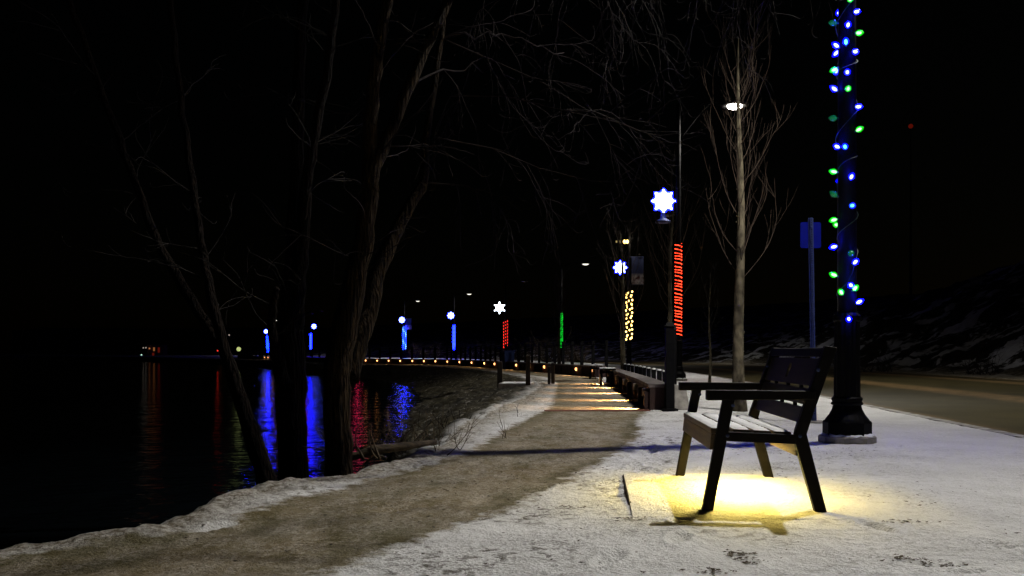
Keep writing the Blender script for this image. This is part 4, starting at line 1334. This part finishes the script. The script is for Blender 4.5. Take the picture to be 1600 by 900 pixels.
scrub('bank_shrub', -.88, 10.4, 26, .40, 'bare twigs on the bank slope beyond the driftwood', mat='dead_wood', r=.0045, seed=4, spread=.7, rb=.35)
scrub('bank_shrub', -1.75, 7.6, 16, .55, 'sparse bare twigs between the big trunks at the water', mat='dead_wood', r=.004, seed=6, spread=.6)
scrub('bank_shrub', -.9, 13.6, 26, .35, 'dry weeds on the dark bank below the lookout slab', mat='twig', r=.005, seed=7, spread=.8, rb=.5)

BUSH = [(858, 528, 84, 3.4, 'drooping pale brown bush lit beside the green lamp', .9), (900, 540, 92, 2.4, 'low bush right of the green lamp beyond the road', .7),
        (812, 540, 112, 2.6, 'bare bush between the red bulb lamp and the green lamp', .7), (762, 540, 116, 3.2, 'bare bush just left of the red bulb lamp', .7),
        (742, 545, 122, 2.6, 'low bare bush between the blue column and the red bulb lamp', .7), (680, 545, 140, 3.0, 'bare bush left of the solid blue lamp', .7),
        (655, 545, 146, 2.8, 'bare bush right of the teal and blue lamp', .7)]
for k, (px, py, Y, h, lb, spd) in enumerate(BUSH):
    x = (px - 800) / FPX * Y
    scrub('roadside_bush', x, Y, 46, h, lb, mat='twig_pale', r=.03, spread=spd, group='bare bushes beyond the bend', seed=40 + k, rb=.4, up=-.03)
# hillside scrub
for k, (x, y) in enumerate([(21.0, 36), (24.5, 44), (19.0, 50), (25.5, 41), (21.5, 44), (17.5, 58)]):
    place = ['at the right edge of the picture', 'upper right of the snow streak', 'behind the nearest lamp', 'highest on the right', 'in the middle of the slope', 'left of the nearest lamp'][k]
    scrub('hill_bush', x, y, 40, 1.1, 'dark bare bush on the hillside, ' + place, mat='twig_dark', r=.014, spread=.7, group='bushes on the hillside', seed=60 + k, rb=.5)

# fallen leaves and crumbs of soil on the snow
random.seed(5)
m = MB()
def crumb(x, y, s):
    z = tz(x, y) + .003; a = random.uniform(0, 6.28); vv = []
    k = 6
    for q in range(k):
        b = a + 6.283 * q / k; rr = s * random.uniform(.5, 1.1) * (1.5 if q % 3 == 0 else .7)
        vv.append((x + rr * math.cos(b), y + rr * math.sin(b), z + random.uniform(0, s * .5)))
    vv.append((x, y, z + s * .35)); m.add(vv, [(q, (q + 1) % k, k) for q in range(k)])
xs = []
for cx, cyy, n_, sxx in ((1.0, 4.25, 60, .035), (1.02, 4.12, 40, .03), (1.72, 4.16, 50, .06), (1.82, 4.06, 40, .06), (.82, 3.92, 40, .06), (.62, 5.15, 40, .06), (.35, 5.6, 60, .12), (2.1, 5.1, 30, .08)):
    for _ in range(n_): xs.append((cx + random.gauss(0, sxx) , cyy + random.gauss(0, .035)))
cl = [(random.uniform(-.2, 3.4), random.uniform(3.6, 9)) for _ in range(34)] + [(-1.2, 6.9), (-1.5, 5.6), (-1.75, 5.0)]
for cx, cyy in cl:
    for _ in range(random.randint(5, 18)):
        xs.append((cx + random.gauss(0, .16), cyy + random.gauss(0, .18)))
for _ in range(500):
    yy_ = random.uniform(3.9, 13); xs.append((np.interp(yy_, [3.9, 5.5, 8, 13], [-1.6, -.7, .1, 1.0]) + random.gauss(0, .45), yy_))
for x, y in xs: crumb(x, y, random.uniform(.004, .014))
tag(m.build('leaf_litter', M['leaf']), 'dark crumbs of leaf and soil scattered over the trodden snow', 'leaf litter', kind='stuff')

# the thin slab the bench stands on, snowed over, its left edge standing clear
def pad():
    pts = [(.655, 5.2), (.807, 6.95), (2.02, 6.86), (1.86, 5.1)]
    m = MB(); nx, ny = 60, 80; vv = []; fs = []
    for a in range(ny + 1):
        for b in range(nx + 1):
            u, v = b / nx, a / ny
            x = (pts[0][0] * (1 - v) + pts[1][0] * v) * (1 - u) + (pts[3][0] * (1 - v) + pts[2][0] * v) * u
            y = (pts[0][1] * (1 - u) + pts[3][1] * u) * (1 - v) + (pts[1][1] * (1 - u) + pts[2][1] * u) * v
            z = .024 * min(1, v * 3) * (1 if u < .8 else max(0, (1 - u) * 5)) + random.gauss(0, .0012) - (.0 if v > .02 else .012)
            if a == ny: z -= .012
            vv.append((x, y, z))
    for a in range(ny):
        for b in range(nx):
            c = a * (nx + 1) + b; fs.append((c, c + 1, c + nx + 2, c + nx + 1))
    n0 = len(vv)
    for a in range(ny + 1): vv.append((vv[a * (nx + 1)][0] - .004, vv[a * (nx + 1)][1], -.03))
    for a in range(ny): fs.append((a * (nx + 1), (a + 1) * (nx + 1), n0 + a + 1, n0 + a))
    m.add(vv, fs); o = m.build('pavement', bpy.data.materials['snow_ground_surface'], smooth=False)
    at = o.data.attributes.new('pathd', 'FLOAT', 'POINT'); at.data.foreach_set('value', [-3.0] * len(vv)); tag(o, kind='structure')
    sd = MB(); sd.prism([(-.010, -.02), (.006, -.02), (.006, .020), (-.007, .016)], 0, 1.3)
    o = sd.build('slab_edge_shade', M['leaf'])  # dark strip standing in for the shade on the slab's left side
    o.location = (.692, 5.62, 0); o.rotation_euler = (0, 0, -math.atan2(.152, 1.75)); tag(o, kind='structure')
pad()
scrub('grass_tuft', (1160 - 800) / FPX * 4.2, 4.2, 16, .035, 'small dark grass tuft poking through the snow below the bench', mat='leaf', r=.003, spread=1.6, cat='grass', seed=90, rb=.03)
scrub('grass_tuft', (1425 - 800) / FPX * 4.13, 4.13, 12, .03, 'small dark grass tuft in the snow at the lower right', mat='leaf', r=.003, spread=1.8, cat='grass', seed=91, rb=.05)

# ------------------------------------------------------------------ far shore lights
def shore_lamp(px, py, Y, r, mat, label):
    p = P(px, py, Y)
    t = empty('shore_lamp', (p.x, Y, -.2), label=label, cat='lamp', group='lamps on the far shore')
    H = p.z + .2
    b = MB(); b.tube([(0, 0, -.6), (0, 0, max(H - r, .2))], .07, 6); b.build('pole', M['iron'], t)
    b = MB(); b.ball((0, 0, H), r, (0, 0, 1), 1.0, 10, 7); b.build('globe', mat, t, smooth=True)
E = lambda nm, c, s: mat_emit(nm, c, s)
M['sh_w'] = E('far_white_lamp', (1, .85, .7), .35); M['sh_o'] = E('far_orange_lamp', (1, .35, .12), .32)
M['sh_g'] = E('far_greenish_lamp', (.85, 1, .35), .55); M['sh_r'] = E('far_red_lamp', (1, .04, .02), 2.5); M['sh_t'] = E('far_teal_lamp', (.5, .9, .7), 1.2)
shore_lamp(224, 543.5, 240, .17, M['sh_w'], 'leftmost tiny white lamp on the far shore, in the row of three')
shore_lamp(228, 543.3, 240, .17, M['sh_w'], 'middle tiny white lamp of the far row of three')
shore_lamp(233.5, 544.5, 240, .22, M['sh_o'], 'pinkish lamp at the right end of the far row of three')
shore_lamp(221, 554.5, 236, .18, M['sh_t'], 'faint greenish lamp at the waterline below the far row')
shore_lamp(344.5, 529.5, 240, .20, M['sh_o'], 'small orange lamp left of the bright greenish one')
shore_lamp(358, 523.5, 240, .20, M['sh_w'], 'small white lamp high above the bright greenish one')
shore_lamp(373, 545.5, 240, .55, M['sh_g'], 'bright yellow-green lamp on the far shore left of the trunks')
shore_lamp(340, 548, 232, .14, M['sh_r'], 'dim red lamp on the far shore whose light lies in the water')
t = empty('shore_hut', ((246 - 800) / FPX * 242, 242, -.3), label='small red lit hut on the far shore at the left', cat='hut')
M['hut'] = mat_basic('hut_boards', (.10, .04, .03), var=.3)
b = MB(); b.box((0, 0, 1.5), (4.0, 3, 3)); b.build('wall', M['hut'], t)
b = MB(); b.prism([(-2.3, 3.0), (2.3, 3.0), (0, 4.0)], -1.8, 1.8); b.build('roof', M['iron'], t)
M['hut_w'] = E('hut_red_window', (1, .06, .02), .07); M['hut_o'] = E('hut_orange_window', (1, .35, .1), .22)
b = MB(); b.box((-.30, -1.53, 1.9), (.42, .06, .9)); b.build('window', M['hut_o'], t)
b = MB(); b.box((.9, -1.53, 1.7), (.5, .06, 1.3)); b.build('window', M['hut_w'], t)
b = MB(); b.box((-.5, -1.53, .5), (.5, .06, 1.0)); b.build('door', M['hut_w'], t)

# a red warning light on a mast on the dark hill
p = P(1423, 200, 160)
zb = tz(p.x, 160)
t = empty('mast', (p.x, 160, zb - .5), label='dark mast on the hill top carrying a faint red warning light', cat='mast')
Hm = max(2.0, p.z - zb + .5)
b = MB(); b.tube([(0, 0, 0), (0, 0, Hm)], [.25, .08], 6); b.build('pole', M['iron'], t)
b = MB(); b.ball((0, 0, Hm + .3), .38, (0, 0, 1), 1.0, 10, 7); b.build('red_lamp', mat_emit('faint_red_lamp', (1, .05, .01), .07), t, smooth=True)
